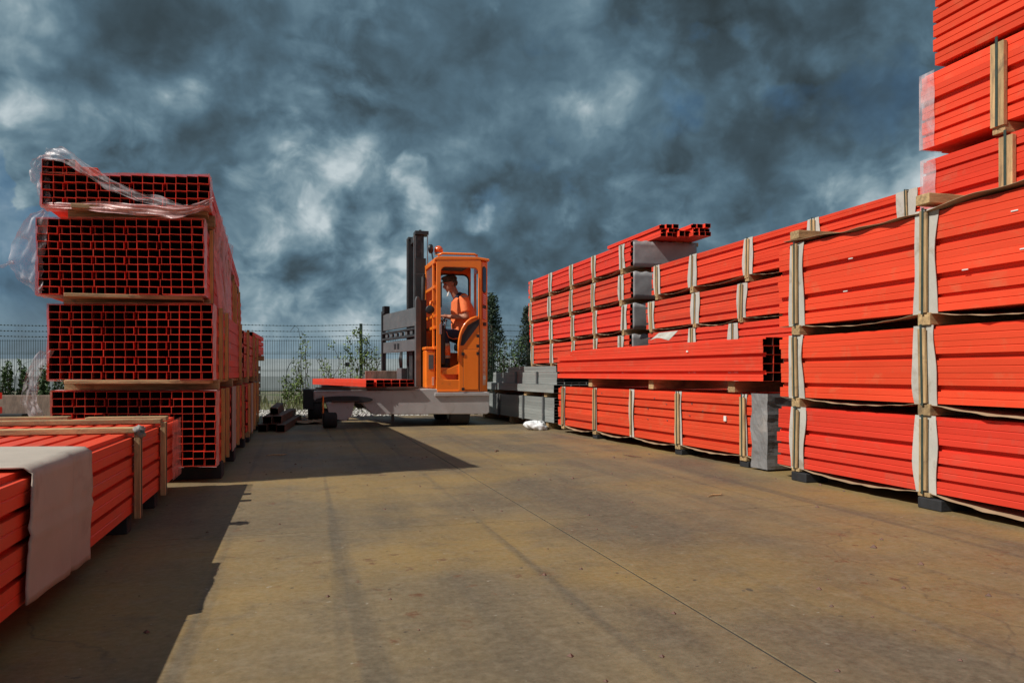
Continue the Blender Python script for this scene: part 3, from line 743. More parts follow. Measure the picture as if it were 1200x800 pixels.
# small red ends cut by the left frame edge
t = thing('beam_bundle', 'red beam ends cut off by the left frame edge, before the board wall', 'beam bundle', (-3.42, 8.9, .05), 0, G2)
for k in range(7):
    for c in range(4):
        o = link('beam', beam_mesh(1.5, .10, .075, 'plain', 'red_paint'), t); o.location = (-c*.102-.1+(.03 if k % 2 else 0), 0, k*.085)

# board wall + shrubs on the left
ca = math.atan(250/900)
t = thing('board_wall', 'low weathered brown board wall in front of the fence at far left', 'wall', (-5.6, 15.25, 0), -ca)
for i in range(3):
    boxobj('wall_panel', 'wall_board', t, i*1.62, i*1.62+1.6, 0, .1, -.02, .40+.005*i, .01)
boxobj('base_board', 'block_black', t, -.3, 1.2, -.22, -.05, 0, .09, .01)

# ------------------------------------------------------------------ plants
def leaf_cloud(b, c, r, n, size, rnd, shape=None, droop=0):
    for i in range(n):
        while True:
            p = Vector((rnd.uniform(-1,1), rnd.uniform(-1,1), rnd.uniform(-1,1)))
            if p.length <= 1: break
        q = Vector((c[0]+p.x*r[0], c[1]+p.y*r[1], c[2]+p.z*r[2]))
        s_ = size*rnd.uniform(.6, 1.4); a_ = Vector((rnd.gauss(0,1), rnd.gauss(0,1), rnd.gauss(0,.7))).normalized()
        t_ = a_.cross(Vector((rnd.gauss(0,1), rnd.gauss(0,1), rnd.gauss(0,1)))).normalized()
        nrm = a_.cross(t_)
        b.add([q - a_*s_, q + t_*s_*.45 + nrm*s_*.12, q + a_*s_, q - t_*s_*.45 + nrm*s_*.12], [(0,1,2,3)])
def shrub(label, x, y, h, w_, seed, z=0, m='leaf', n=900, group='shrubs behind the board wall'):
    rnd = random.Random(seed); t = thing('shrub', label, 'shrub', (x, y, z), 0, group)
    b = MB(); s_ = MB()
    for i in range(9):
        ax, ay = rnd.uniform(-.5,.5)*w_, rnd.uniform(-.5,.5)*w_*.7; hh = h*rnd.uniform(.6, 1)
        s_.tube([(ax*.3, ay*.3, 0), (ax*.7, ay*.7, hh*.5), (ax, ay, hh*.92)], [.012, .008, .004], 5)
        for k in range(6):
            f = .18+.82*k/5; leaf_cloud(b, (ax*(.4+.6*f), ay*(.4+.6*f), hh*f), (.13*w_*(1.4-f), .12*w_, h*.1), n//54, .035, rnd)
    b.build('foliage', m, t); s_.build('stem', 'bark', t)
for i, (px, dd, hh, lab) in enumerate([(-8,.0,.98,'leafy green shrub at the left frame edge above the board wall'),(14,.1,.98,'upright dark green shrub left of the gap above the board wall'),(41,.05,1.02,'tallest pointed green shrub above the board wall, beside the left stack'),(58,.0,.85,'low green shrub half hidden by the film of the left stack')]):
    d = 15.2+dd; l = (px-600)/900*d
    shrub(lab, d*math.sin(ca)+l*math.cos(ca), d*math.cos(ca)-l*math.sin(ca), hh, .55, 20+i)

def climber(label, px, h, w_, seed, d=20.0, m='leaf_light', n=260):
    rnd = random.Random(seed); l = (px-600)/900*d
    t = thing('climbing_plant', label, 'climbing plant', (d*math.sin(ca)+l*math.cos(ca), d*math.cos(ca)-l*math.sin(ca), 0), -ca, 'climbers on the mesh fence')
    b = MB(); s_ = MB()
    for i in range(5):
        pts = [(rnd.uniform(-.15,.15), 0, 0)]; x = pts[0][0]; hh = h*rnd.uniform(.6, 1)
        for k in range(1, 9):
            x += rnd.uniform(-.5,.5)*w_/3; x = max(-w_/2, min(w_/2, x)); pts.append((x, rnd.uniform(-.06,.06), hh*k/8))
            if rnd.random() < .8: leaf_cloud(b, pts[-1], (.13, .08, .14), rnd.randint(n//60, n//14), .038, rnd)
        s_.tube(pts, [.012-.001*k for k in range(9)], 5)
    b.build('foliage', m, t); s_.build('stem', 'bark', t)
climber('thin leafy climber on the fence above the far end of the truck load', 357, 1.75, .45, 41)
climber('sparse climber with pale leaves on the fence left of the dark post', 385, 1.75, .8, 42)
climber('bushy yellow-green climber rising over the top wire by the dark fence post', 417, 2.15, .75, 43, n=520)
climber('climber on the fence between the dark post and the truck carriage', 440, 1.75, .6, 44)
climber('low weedy climber at the fence foot by the truck wheels', 345, .75, .7, 45, n=420)
climber('thin climber on the fence just right of the orange cab', 588, 1.9, .5, 46, m='leaf', n=380)
climber('climber over the fence wires between the cab and the far right stack', 606, 1.75, .6, 47, m='leaf', n=420)
climber('short climber low on the fence above the grey steel', 598, 1.3, .6, 48, m='leaf', n=300)

def conifer(label, px, d, h, w_, seed):
    rnd = random.Random(seed); l = (px-600)/900*d
    t = thing('conifer_tree', label, 'tree', (d*math.sin(ca)+l*math.cos(ca), d*math.cos(ca)-l*math.sin(ca), 0), 0, 'dark conifers beyond the fence')
    b = MB(); k_ = MB(); k_.tube([(0,0,0),(.02,0,h*.5),(0,0,h*.97)], [.12,.08,.015], 8)
    for i in range(170):
        z_ = h*(.05+.93*(i/170)); r_ = w_*.5*min(1, (1-z_/h)*1.9+.06)*rnd.uniform(.55, 1.05); an = rnd.uniform(0, 6.28)
        c_ = (math.cos(an)*r_*.8, math.sin(an)*r_*.8, z_+.08)
        if i % 3 == 0: k_.tube([(0,0,z_), (c_[0]*.7, c_[1]*.7, z_+.06)], [.02,.008], 4)
        leaf_cloud(b, c_, (.18+.12*w_*(1-z_/h), .18, .16), 34, .045, rnd)
    b.build('crown', 'leaf_dark', t); k_.build('trunk', 'bark', t)
conifer('tall dark conifer just right of the orange cab, beyond the fence', 576, 27, 3.5, .95, 51)
conifer('dark conifer half hidden by the far right stack, beyond the fence', 619, 30, 3.3, 1.0, 52)
conifer('dark conifer behind the orange cab beyond the fence', 566, 29, 3.0, .9, 53)

# ------------------------------------------------------------------ fence
d = 20.2
fx0, fy0 = d*math.sin(ca)+(-60-600)/900*d*math.cos(ca), d*math.cos(ca)-(-60-600)/900*d*math.sin(ca)
fence = thing('mesh_fence', 'dark green welded mesh fence with barbed wire above, behind the yard', 'fence', (fx0, fy0, 0), -ca)
px2 = lambda px: (px+60)/900*d
posts = [px2(p) for p in (-18-147, -18, 129, 276, 423, 570, 717, 864)]
TOPZ = 1.66
for x in posts:
    boxobj('post', 'fence_green', fence, x-.035, x+.035, -.035, .035, -.05, 2.08, .005)
pm = MB(); Wp = px2(129)-px2(-18)-.08
for k in range(int(Wp/.062)+1):
    x = k*.062; pm.box(x-.004, x+.004, -.004, .004, .02, TOPZ)
for z_ in (.05,.33,.37,.83,.87,1.28,1.32,TOPZ-.03):
    pm.box(0, Wp, -.009, .0045, z_-.004, z_+.004)
pme = pm.mesh('fence_panel', 'fence_green')
for a_, b_ in zip(posts, posts[1:]):
    o = link('fence_panel', pme, fence); o.location = (a_+.04, 0, 0)
for z_ in (1.76, 1.9, 2.05):
    b = MB(); pts = []
    for i, (a_, b_) in enumerate(zip(posts, posts[1:])):
        for k in range(12): u = k/12; pts.append((a_+(b_-a_)*u, -.04, z_-.03*math.sin(u*math.pi)))
    b.tube(pts, .005, 4)
    for p in pts[::1]:
        for q in range(3): x = p[0]+q*.09; b.box(x-.003, x+.003, -.065, -.015, p[2]-.014, p[2]+.014)
    b.build('barbed_wire', 'fence_green', fence)
b = MB(); b.tube([(px2(352),-.03,1.7),(px2(350),-.03,1.95),(px2(346),-.02,2.02),(px2(341),-.02,1.9)], .006, 5); b.build('loose_wire', 'fence_green', fence)
b = MB(); b.box(px2(405), px2(410), -.06, -.02, 1.0-.05, 1.0+.06); b.build('small_box', 'black_plastic', fence)

# long pale low structure beyond
d = 34
t = thing('crop_tunnel', 'long low pale sheeted structure beyond the mesh fence', 'tunnel', (d*math.sin(ca)-30*math.cos(ca), d*math.cos(ca)+30*math.sin(ca), 0), -ca)
for i in range(16):
    b = MB(); x0 = i*4.0; 
    prof = [(math.cos(a_)*2.2, math.sin(a_)**.55*1.45) for a_ in [math.pi*k/14 for k in range(1, 14)]]
    prof = [(2.2, 0)]+prof+[(-2.2, 0)]
    for k in range(len(prof)-1):
        (y0, z0), (y1, z1) = prof[k], prof[k+1]
        b.add([(x0, 2.2-y0, z0), (x0+3.97, 2.2-y0, z0), (x0+3.97, 2.2-y1, z1), (x0, 2.2-y1, z1)], [(0,1,2,3)])
    b.build('cover_panel', 'pale_film', t)

# weeds and gravel verge
rnd = random.Random(5)
b = MB(); gb = MB()
def onring(d, px): l = (px-600)/900*d; return d*math.sin(ca)+l*math.cos(ca), d*math.cos(ca)-l*math.sin(ca)
for i in range(9000):
    d = rnd.uniform(16.2, 21.5); px = rnd.uniform(-120, 760); x, y = onring(d, px)
    if y < 14.4 or (x > 5.3 and y < 19): continue
    if mnoise.noise(Vector((x*.9, y*.9, 0))) < -.08: continue
    h_ = rnd.uniform(.05, .22)*(1.2 if d > 18 else .8); w_ = .014; an = rnd.uniform(0, 3.14); dx, dy = math.cos(an)*w_, math.sin(an)*w_; lx, ly = rnd.uniform(-.07,.07), rnd.uniform(-.07,.07)
    b.add([(x-dx, y-dy, -.03), (x+dx, y+dy, -.03), (x+lx+dx*.3, y+ly+dy*.3, h_), (x+lx-dx*.3, y+ly-dy*.3, h_)], [(0,1,2,3)])
o = b.build('weeds', 'weeds'); tag(o, 'low weeds and grass along the fence foot', 'weeds'); o['kind'] = 'stuff'
for i in range(3500):
    x = rnd.uniform(-6, 6.5); y = rnd.uniform(14.25, 17.2)+.2*rnd.random()
    s_ = rnd.uniform(.015, .05); z_ = -.03+s_*.3; r1, r2, r3 = [rnd.uniform(.6,1.2)*s_ for _ in range(3)]
    gb.add([(x+r1,y,z_),(x-r2,y+.2*s_,z_),(x,y+r3,z_),(x,y-r1,z_),(x,y,z_+r2*.7),(x,y,z_-r3*.7)], [(0,2,4),(2,1,4),(1,3,4),(3,0,4),(2,0,5),(1,2,5),(3,1,5),(0,3,5)])
o = gb.build('gravel', 'gravel'); tag(o, 'pale loose gravel between the yard edge and the fence', 'gravel'); o['kind'] = 'stuff'
# small yard debris
b = MB()
for i in range(260):
    x = rnd.uniform(-1.5, 4.5); y = rnd.uniform(1.5, 12); s_ = rnd.uniform(.003, .011)*(1.6 if rnd.random() < .1 else 1)
    b.add([(x+s_,y,0.001),(x-s_,y+s_*.3,0.001),(x,y+s_,0.001),(x,y-s_,0.001),(x,y,s_*.9)], [(0,2,4),(2,1,4),(1,3,4),(3,0,4)])
o = b.build('grit', 'brown_steel'); tag(o, 'dark grit and chips scattered over the concrete', 'grit'); o['kind'] = 'stuff'

# strap offcuts and splinters on the concrete
for i, (x, y, L_, a_, mm, nm, lab) in enumerate([(2.55,4.35,.16,.4,'timber','wood_splinter','pale wood splinter on the concrete before the nearest right stack'),
        (3.0,6.6,.22,2.0,'brown_steel','strap_offcut','dark strap offcut on the concrete near the middle ground bundle'),
        (1.9,7.4,.12,1.1,'brown_steel','strap_offcut','short rusty strap offcut lying right of the long shadow tip'),
        (-.2,7.6,.2,.1,'timber','wood_splinter','thin wood splinter on shaded concrete beside the tall left stack')]):
    b = MB(); b.tube([(-L_/2,0,.006),(-L_*.1,.012,.010),(L_*.25,-.006,.007),(L_/2,.01,.012)], [.002,.006,.005,.002], 5)
    o = b.build(nm, mm, None); o.location = (x, y, 0); o.rotation_euler = (0, 0, a_); tag(o, lab, 'offcut')
# plastic bag on the ground
b = MB(); b.ball((0,0,0), (.16,.13,.07), 34, 20)
for i, v in enumerate(b.v):
    n_ = 1+.55*mnoise.noise(Vector(v)*9)+.3*mnoise.noise(Vector(v)*24); b.v[i] = (v[0]*n_, v[1]*n_, max(v[2]*n_*1.1, -.06))
o = b.build('plastic_bag', 'bag_film', None, True); o.location = (3.17, 10.1, .052); o.rotation_euler = (0, 0, -.4); tag(o, 'crumpled white plastic bag lying by the grey steel pile', 'plastic bag')

# ------------------------------------------------------------------ the truck
TX, TY = .428, 11.09
T = thing('side_loader_truck', 'orange four-way reach truck with open cab, black mast and grey chassis', 'forklift', (TX, TY, 0))
def tb(name, m, *a, bevel=.006, M=None, parent=None): return boxobj(name, m, parent or T, *a, bevel, M)
# chassis: near straddle leg is a long tapering plate body
b = MB(); b.prism([(-.22,.40),(-.22,.525),(1.02,.535),(1.42,.55),(2.30,.50),(2.33,.47),(2.33,.19),(2.29,.165),(.60,.185),(.52,.26),(.45,.34),(-.10,.375)], .10, .42)
b.build('chassis', 'chassis_paint', T, bevel=.012)
b = MB(); b.box(1.50, 2.325, .08, .105, .44, .492); b.build('chassis_step', 'chassis_paint', T, bevel=.006)
tb('chassis_beam', 'chassis_paint', 1.0, 2.28, .42, 2.0, .20, .49)
b = MB(); b.prism([(-.26,.30),(-.26,.525),(1.2,.53),(1.2,.20),(.5,.20),(.4,.3)], 1.72, 2.02); b.build('far_leg', 'charcoal', T, bevel=.01)
tb('far_leg_end', 'black_plastic', -.36, -.2, 1.62, 2.02, .20, .52)
# slot plate over the near load wheel (half-moon recess and turntable)
b = MB(); arc = [(.20+.40*math.cos(a_), .40+.055*math.sin(a_)) for a_ in [2*math.pi*k/28 for k in range(28)]]; b.prism(arc, .060, .12); b.build('wheel_recess', 'black_plastic', T)
tb('turntable', 'rusty_plate', .02, .40, .0, .3, .375, .39, bevel=.004)
tb('leg_bracket', 'orange_paint', -.105, -.085, .04, .12, .21, .46)
b = MB(); b.prism([(-.06,.37),(.34,.37),(.30,.18),(.22,.10),(.10,.12),(-.02,.22)], .04, .20); b.build('wheel_mount', 'chassis_paint', T, bevel=.01)
def wheel(x, y, r, wd, name='wheel'):
    b = MB(); b.cyl((x, y, r), (1,0,0), r, wd, 32, .025); o = b.build(name, 'rubber', T, True)
    b = MB(); b.cyl((x, y, r), (1,0,0), r*.55, wd+.008, 20, .01); b.build('rim', 'grey_steel', o)
    return o
wheel(.0, .15, .14, .20); wheel(.0, .16+.0, .13, .17) if False else None
wheel(-.17, 1.85, .17, .22); wheel(1.89, .30, .19, .30); wheel(1.89, 1.75, .17, .22)
tb('axle', 'charcoal', .08, .26, .12, .2, .10, .17)
tb('frame_stub', 'black_plastic', .88, .92, .2, .25, .07, .2)
# mast
def channel(x0, x1, y0, y1, z0, z1, m, name='mast_rail'):
    b = MB(); t_ = .03
    b.box(x0, x1, y0, y0+t_, z0, z1); b.box(x0, x0+t_, y0+t_+.001, y1-t_-.001, z0, z1); b.box(x1-t_, x1, y0+t_+.001, y1-t_-.001, z0, z1); b.box(x0, x1, y1-t_, y1, z0, z1)
    return b.build(name, m, T, bevel=.006)
channel(1.355, 1.52, 1.02, 1.20, .40, 2.60, 'charcoal')
channel(1.365, 1.49, 1.04, 1.18, 2.60, 2.97, 'charcoal')
channel(1.325, 1.435, 1.62, 1.80, .40, 2.99, 'black_plastic')
tb('mast_cap', 'charcoal', 1.345, 1.56, 1.0, 1.22, 2.97, 3.03); tb('mast_cap', 'charcoal', 1.315, 1.45, 1.6, 1.82, 2.985, 3.03)
tb('mast_edge', 'grey_steel', 1.325, 1.353, 1.02, 1.06, .5, 2.96, bevel=.002); tb('mast_edge', 'grey_steel', 1.295, 1.323, 1.62, 1.66, .5, 2.99, bevel=.002)
tb('mast_edge', 'steel', 1.535, 1.55, 1.0, 1.03, 2.2, 2.97, bevel=.002)
tb('mast_plate', 'charcoal', 1.34, 1.54, .995, 1.018, 1.9, 2.35)
for z_ in (.7, 1.5, 2.9): tb('mast_crossbar', 'charcoal', 1.36, 1.42, 1.201, 1.62, z_, z_+.1)
for y_ in (1.11, 1.7): 
    b = MB(); b.cyl((1.44, y_, 3.04), (0,0,1), .02, .04, 10); b.build('mast_bolt', 'charcoal', T)
# hoses and rails beside the mast
for k, (x, y) in enumerate(((1.46,.93),(1.49,.94),(1.44,.9))):
    b = MB(); b.tube([(x,y,.6),(x+.01,y,1.2),(x-.01,y,1.8),(x,y,2.28),(x+.03,y+.05,2.33),(x+.09,y+.06,2.33)], .009, 6); b.build('hose', 'black_plastic', T, True)
# carriage, turned a few degrees on its slide
Tc = Matrix.Translation((1.27, .5, 0)) @ Matrix.Rotation(R(10.5), 4, 'Z')
def cb(name, m, *a, bevel=.005): b = MB(); b.box(*a, M=Tc); return b.build(name, m, T, bevel=bevel)
b = MB(); pr = [(0,.55),(.085,.55),(.085,1.85),(.06,1.93),(.02,1.94),(.0,1.88)]; b.prism(pr, -.03, .03); b.v = [tuple(Tc @ Vector(v)) for v in b.v]; b.build('fork_upright', 'grey_steel', T, bevel=.006)
b = MB(); pr = [(0,.50),(.07,.50),(.07,1.78),(.05,1.82),(.0,1.84)]; b.prism(pr, 1.75, 1.81); b.v = [tuple(Tc @ Vector(v)) for v in b.v]; b.build('fork_upright', 'charcoal', T, bevel=.006)
cb('carriage_plate', 'grey_steel', .02, .06, .031, 1.749, 1.50, 1.78)
b = MB(); b.box(.02,.06,.031,1.749,1.12,1.30, M=Tc)
b.build('carriage_plate', 'grey_steel', T, bevel=.005)
for y_ in (.85, 1.02): cb('plate_hole', 'black_plastic', .012, .0198, y_, y_+.09, 1.17, 1.26, bevel=.002)
cb('slide_rail', 'charcoal', .0, .07, .031, 1.749, 1.44, 1.475); cb('slide_rail', 'charcoal', .0, .07, .031, 1.749, 1.335, 1.37)
for k in range(6): cb('roller_block', 'grey_steel', .015, .055, .18+k*.26, .30+k*.26, 1.374, 1.432)
cb('lever_block', 'black_plastic', .0, .1, 1.62, 1.745, 1.79, 1.92)
cb('lever_block', 'black_plastic', .07, .2, .05, .14, 1.0, 1.9)
cb('valve_box', 'grey_steel', -.02, .08, .62, .86, .66, .86, bevel=.01)
for k in range(3):
    b = MB(); pts = [Tc @ Vector(p) for p in [(.02,.70+.05*k,.86),(.0,.66+.06*k,1.0),(.03,.75+.03*k,1.12)]]; b.tube(pts, .012, 6); b.build('hose', 'black_plastic', T, True)
cb('tilt_cylinder', 'charcoal', .09, .15, .40, .56, .6, 1.12)
for y_ in (.12, 1.70): cb('fork', 'charcoal', -1.05, .0, y_-.06, y_+.06, .545, .585)
cb('fork', 'rusty_plate', -1.0, .0, -.15, -.03, .55, .578)
# tray under the load
b = MB(); b.prism([(-.2,.560),(-.05,.545),(1.2,.545),(1.25,.56),(1.25,.578),(-.2,.578)], .06, .12); b.build('load_tray', 'rusty_plate', T, bevel=.003)
tb('deck_plate', 'rusty_plate', 1.1, 1.45, .3, 1.0, .50, .56)
tb('battery_cover', 'wall_board', .66, 1.3, 2.1, 2.2, .55, .82)
# power box left of the cab
tb('side_box', 'orange_paint', 1.385, 1.535, .22, .5, .555, 1.12, bevel=.02)
tb('side_box_lid', 'orange_paint', 1.375, 1.54, .21, .5, 1.125, 1.17, bevel=.01)
tb('side_box_panel', 'label_pale', 1.48, 1.51, .212, .219, .60, .72, bevel=.001)
tb('side_box_vent', 'grey_steel', 1.43, 1.50, .212, .219, .84, 1.05, bevel=.001)
# cab ------------------------------------------------------------
CY0, CY1 = .10, 1.0
def rrect(x0, x1, z0, z1, r, n=5):
    pts = []
    for cx, cz, a0 in ((x1-r, z1-r, 0), (x0+r, z1-r, 90), (x0+r, z0+r, 180), (x1-r, z0+r, 270)):
        for k in range(n+1): a_ = R(a0+90*k/n); pts.append((cx+r*math.cos(a_), cz+r*math.sin(a_)))
    return pts
b = MB(); b.frame(rrect(1.53, 2.205, .50, 2.47, .03), rrect(1.592, 2.165, .68, 2.35, .08), CY0, CY0+.05); b.build('cab_frame', 'orange_paint', T, bevel=.008)
b = MB(); b.frame(rrect(1.53, 2.235, .50, 2.47, .03), rrect(1.70, 2.20, .95, 2.35, .09), CY1-.04, CY1); b.build('cab_frame', 'orange_paint', T, bevel=.008)
b = MB(); b.frame(rrect(1.695, 2.205, .945, 2.355, .09), rrect(1.715, 2.185, .965, 2.335, .08), CY1-.055, CY1-.041); b.build('window_seal', 'black_plastic', T)
b = MB(); b.prism(rrect(1.69, 2.21, .94, 2.36, .09), CY1-.022, CY1-.018); b.build('window_pane', 'glass', T)
tb('cab_wall', 'orange_paint', 1.535, 2.25, CY1-.1, CY1-.05, .5, 1.1)
# roof
b = MB(); b.prism([(1.50,2.44),(1.50,2.475),(1.56,2.50),(2.14,2.515),(2.33,2.49),(2.33,2.455),(2.15,2.472)], CY0-.005, CY1+.02); b.build('roof', 'orange_paint', T, bevel=.01)
b = MB(); b.tube([(1.55,.12,2.515),(1.62,.11,2.545),(2.1,.11,2.55),(2.15,.11,2.53)], .018, 8); b.build('roof_rail', 'orange_paint', T, True)
tb('roof_lining', 'rusty_plate', 1.62, 2.08, .2, .9, 2.395, 2.42)
# rear corner column (chamfered, with a narrow window)
col = [(2.209, CY0+.003), (2.33, CY0+.13), (2.33, CY0+.20), (2.29, CY0+.20), (2.19, CY0+.06)]
def vprism(pts, z0, z1):
    b = MB(); n = len(pts); b.add([(x, y, z0) for x, y in pts]+[(x, y, z1) for x, y in pts], [tuple(range(n)), tuple(range(2*n-1, n-1, -1))]+[(i, (i+1) % n, (i+1) % n+n, i+n) for i in range(n)]); return b
vprism(col, .50, 2.455).build('corner_post', 'orange_paint', T, bevel=.006)
tb('rear_wall', 'orange_paint', 2.29, 2.325, CY0+.205, CY1, .50, 1.45)
tb('rear_header', 'orange_paint', 2.29, 2.325, CY0+.205, CY1, 2.36, 2.45)
tb('rear_post', 'orange_paint', 2.29, 2.325, CY1-.05, CY1, 1.452, 2.358)
tb('rear_pane', 'glass', 2.305, 2.309, CY0+.21, CY1-.052, 1.452, 2.358, bevel=0)
cm = Matrix.Translation((2.209-.02, CY0+.003-.021, 0)) @ Matrix.Rotation(math.atan2(.127, .121), 4, 'Z') @ Matrix.Translation((-.008, .0, 0))
def cc(name, m, *a, bevel=.001):
    b = MB(); b.box(*a, M=cm); return b.build(name, m, T, bevel=bevel)
b = MB(); b.prism(rrect(.055, .165, 1.98, 2.38, .05), -.006, -.001); b.v = [tuple(cm @ Vector(v)) for v in b.v]; b.build('corner_window_seal', 'black_plastic', T)
b = MB(); b.prism(rrect(.068, .152, 2.0, 2.365, .04), -.010, -.0065); b.v = [tuple(cm @ Vector(v)) for v in b.v]; b.build('corner_window', 'glass_blue', T)
cc('name_strip', 'text_red', .06, .16, -.006, -.001, 1.58, 1.98)
cc('strip_gap', 'black_plastic', .055, .165, -.0085, -.0065, 1.75, 1.80)
rr = random.Random(3)
for k in range(12):
    z_ = 1.60+k*.031
    if 1.74 < z_ < 1.81: continue
    b = MB(); b.box(.070, .150, -.0095, -.0068, z_, z_+.010, M=cm @ Matrix.Translation((.11,0,z_)) @ Matrix.Rotation(R(14), 4, 'Y') @ Matrix.Translation((-.11,0,-z_))); b.build('letter_stroke', 'text_white', T)
cc('sensor', 'black_plastic', .08, .15, -.02, -.001, 1.49, 1.54)
cc('label_strip', 'label_pale', .07, .15, -.004, -.001, .60, 1.44)
for k in range(8): cc('label_mark', 'text_red', .08, .11, -.0065, -.0045, .78+k*.075, .80+k*.075)
cc('warning_label', 'text_white', .07, .15, -.0072, -.0045, .68, .74)
# lower door panel with the sweeping arm rail
arcp = [(1.862, 1.20)]+[(1.868+.29*(1-math.cos(a_)), 1.20+.40*math.sin(a_)) for a_ in [R(90*k/8) for k in range(1, 9)]]
b = MB(); b.prism([(1.862,.505),(2.19,.505),(2.19,1.60)]+[(x+.0, z_-.01) for x, z_ in reversed(arcp[:-1])], CY0-.004, CY0+.03); b.build('side_panel', 'orange_paint', T, bevel=.006)
b = MB(); b.tube([(1.858, CY0-.012, .95)]+[(x-.004, CY0-.012, z_+.015) for x, z_ in arcp], .018, 8); b.build('arm_rail', 'orange_paint', T, True)
b = MB(); b.prism([(1.885,1.19),(1.93,1.19),(2.165,1.50),(2.165,1.585),(2.00,1.49),(1.91,1.34)], CY0-.014, CY0-.0042); b.build('panel_window', 'black_plastic', T)
b = MB(); b.prism(rrect(1.925, 2.158, .53, 1.135, .012), CY0-.012, CY0-.0042); b.build('hatch_seam', 'rusty_plate', T)
b = MB(); b.prism(rrect(1.930, 2.153, .535, 1.130, .010), CY0-.018, CY0-.0122); b.build('hatch_panel', 'orange_paint', T, bevel=.002)
for x, z_ in ((1.92,1.06),(1.92,.54),(2.145,1.07),(2.145,1.18),(2.145,1.33)):
    tb('hinge', 'black_plastic', x-.02, x+.022, CY0-.028, CY0-.0185, z_-.02, z_+.025, bevel=.003)
tb('panel_groove', 'black_plastic', 2.170, 2.178, CY0-.0065, CY0-.0045, .51, 2.2, bevel=0)
# step well
tb('floor_plate', 'orange_paint', 1.60, 1.87, CY0+.051, .9, .80, .86)
b = MB(); b.prism([(1.612,.76),(1.612,.80),(1.862,.91),(1.862,.76)], CY0+.02, CY0+.05); b.build('toe_board', 'orange_paint', T, bevel=.004)
tb('step_back', 'orange_paint', 1.60, 1.87, CY0+.12, CY0+.14, .50, .799)
tb('step_sill', 'orange_paint', 1.535, 1.86, CY0-.010, CY0-.001, .50, .53)
# front (mast side) face: bars
for y_ in (.30, .97): tb('front_post', 'orange_paint', 1.50, 1.53, y_-.03, y_+.03, .5, 2.44)
for z_ in (1.15, 1.45, 1.62, 2.05, 2.42): tb('front_bar', 'orange_paint', 1.495, 1.528, .13, .94, z_-.02, z_+.025)
tb('front_glass', 'glass', 1.515, 1.518, .33, .94, 2.08, 2.40)
tb('door_handle', 'black_plastic', 1.585, 1.605, CY0-.02, CY0-.001, 1.75, 2.12, bevel=.006)
tb('front_latch', 'steel', 1.57, 1.60, CY0-.03, CY0-.001, 1.35, 1.5, bevel=.004)
# mirror / lamp / beacon
b = MB(); b.cyl((1.50,.45,2.66), (1,-.5,0), .07, .05, 18, .012); b.build('work_lamp', 'black_plastic', T, True)
b = MB(); b.tube([(1.53,.4,2.47),(1.51,.42,2.60)], .012, 6); b.build('lamp_arm', 'black_plastic', T)
b = MB(); b.cyl((1.63,.5,2.60), (0,0,1), .06, .04, 20, .008); b.build('beacon_base', 'steel', T, True)
b = MB(); b.tube([(1.63,.5,2.62),(1.63,.5,2.67),(1.63,.5,2.70),(1.63,.5,2.72)], [.068,.068,.05,.02], 20); b.build('beacon', 'beacon', T, True)
b = MB(); b.cyl((1.45,.22,1.72), (0,1,0), .065, .05, 16, .01); b.build('mirror', 'black_plastic', T, True)
b = MB(); b.tube([(1.50,.3,1.86),(1.46,.24,1.84),(1.45,.22,1.76)], .014, 6); b.build('mirror_arm', 'orange_paint', T, True)
# controls
tb('console', 'black_plastic', 1.60, 1.70, .3, .85, .9, 1.50, bevel=.03)
b = MB(); ring = [(1.70+.075*math.cos(a_)*.8, .55+.11*math.sin(a_), 1.60+.05*math.cos(a_)) for a_ in [2*math.pi*k/24 for k in range(25)]]; b.tube(ring, .011, 8); b.build('steering_wheel', 'black_plastic', T, True)
b = MB(); b.tube([(1.66,.55,1.45),(1.70,.55,1.60)], .022, 8); b.build('steering_column', 'black_plastic', T, True)
for k in range(3):
    b = MB(); x, y = 1.66+.025*k, .26+.05*k; b.tube([(x,y,1.45),(x+.015,y,1.56)], .005, 6); b.ball((x+.015,y,1.575), .015, 8, 6); b.build('control_lever', 'steel' if k == 1 else 'black_plastic', T, True)
# seat
b = MB(); b.box(1.92, 2.22, .34, .82, 1.12, 1.24); b.build('seat', 'black_plastic', T, bevel=.04)
b = MB(); b.prism([(2.14,1.22),(2.25,1.22),(2.29,1.62),(2.22,1.64)], .36, .80); b.build('seat_back', 'black_plastic', T, bevel=.03)
tb('seat_base', 'black_plastic', 1.98, 2.2, .42, .74, .86, 1.12)

# beams carried on the forks
LB = thing('carried_beams', 'short orange-red hollow beams laid flat across the truck forks', 'beams', (TX+.50, TY+.0, .582), R(13), 'beams carried by the truck')
ang = R(13)
for c, (x, kd) in enumerate([(0,'d'),(.15,'d'),(.265,'d'),(.38,'d'),(.50,'d'),(.615,'d')]):
    for k in range(2):
        L = 3.2 if c else 3.05
        o = link('beam', beam_mesh(L, .105 if c not in (0, 3) else .12, .05, 'plain', 'red_paint'), LB); o.location = (x, random.uniform(-.02,.02)-.0*x, k*.051)
b = MB(); b.box(-.02, .75, .3, .37, -.0, .0); 

# ------------------------------------------------------------------ the driver
PX, PY = TX, TY+.57
person = None
def solid_body(name, m, build, parent, vox=.008, smooth_it=3):
    b = MB(); build(b); me = b.mesh(name, m, True); o = link(name, me, parent)
    md = o.modifiers.new('r', 'REMESH'); md.mode = 'VOXEL'; md.voxel_size = vox; md.use_smooth_shade = True
    md = o.modifiers.new('s', 'SMOOTH'); md.iterations = smooth_it; md.factor = .5
    return o
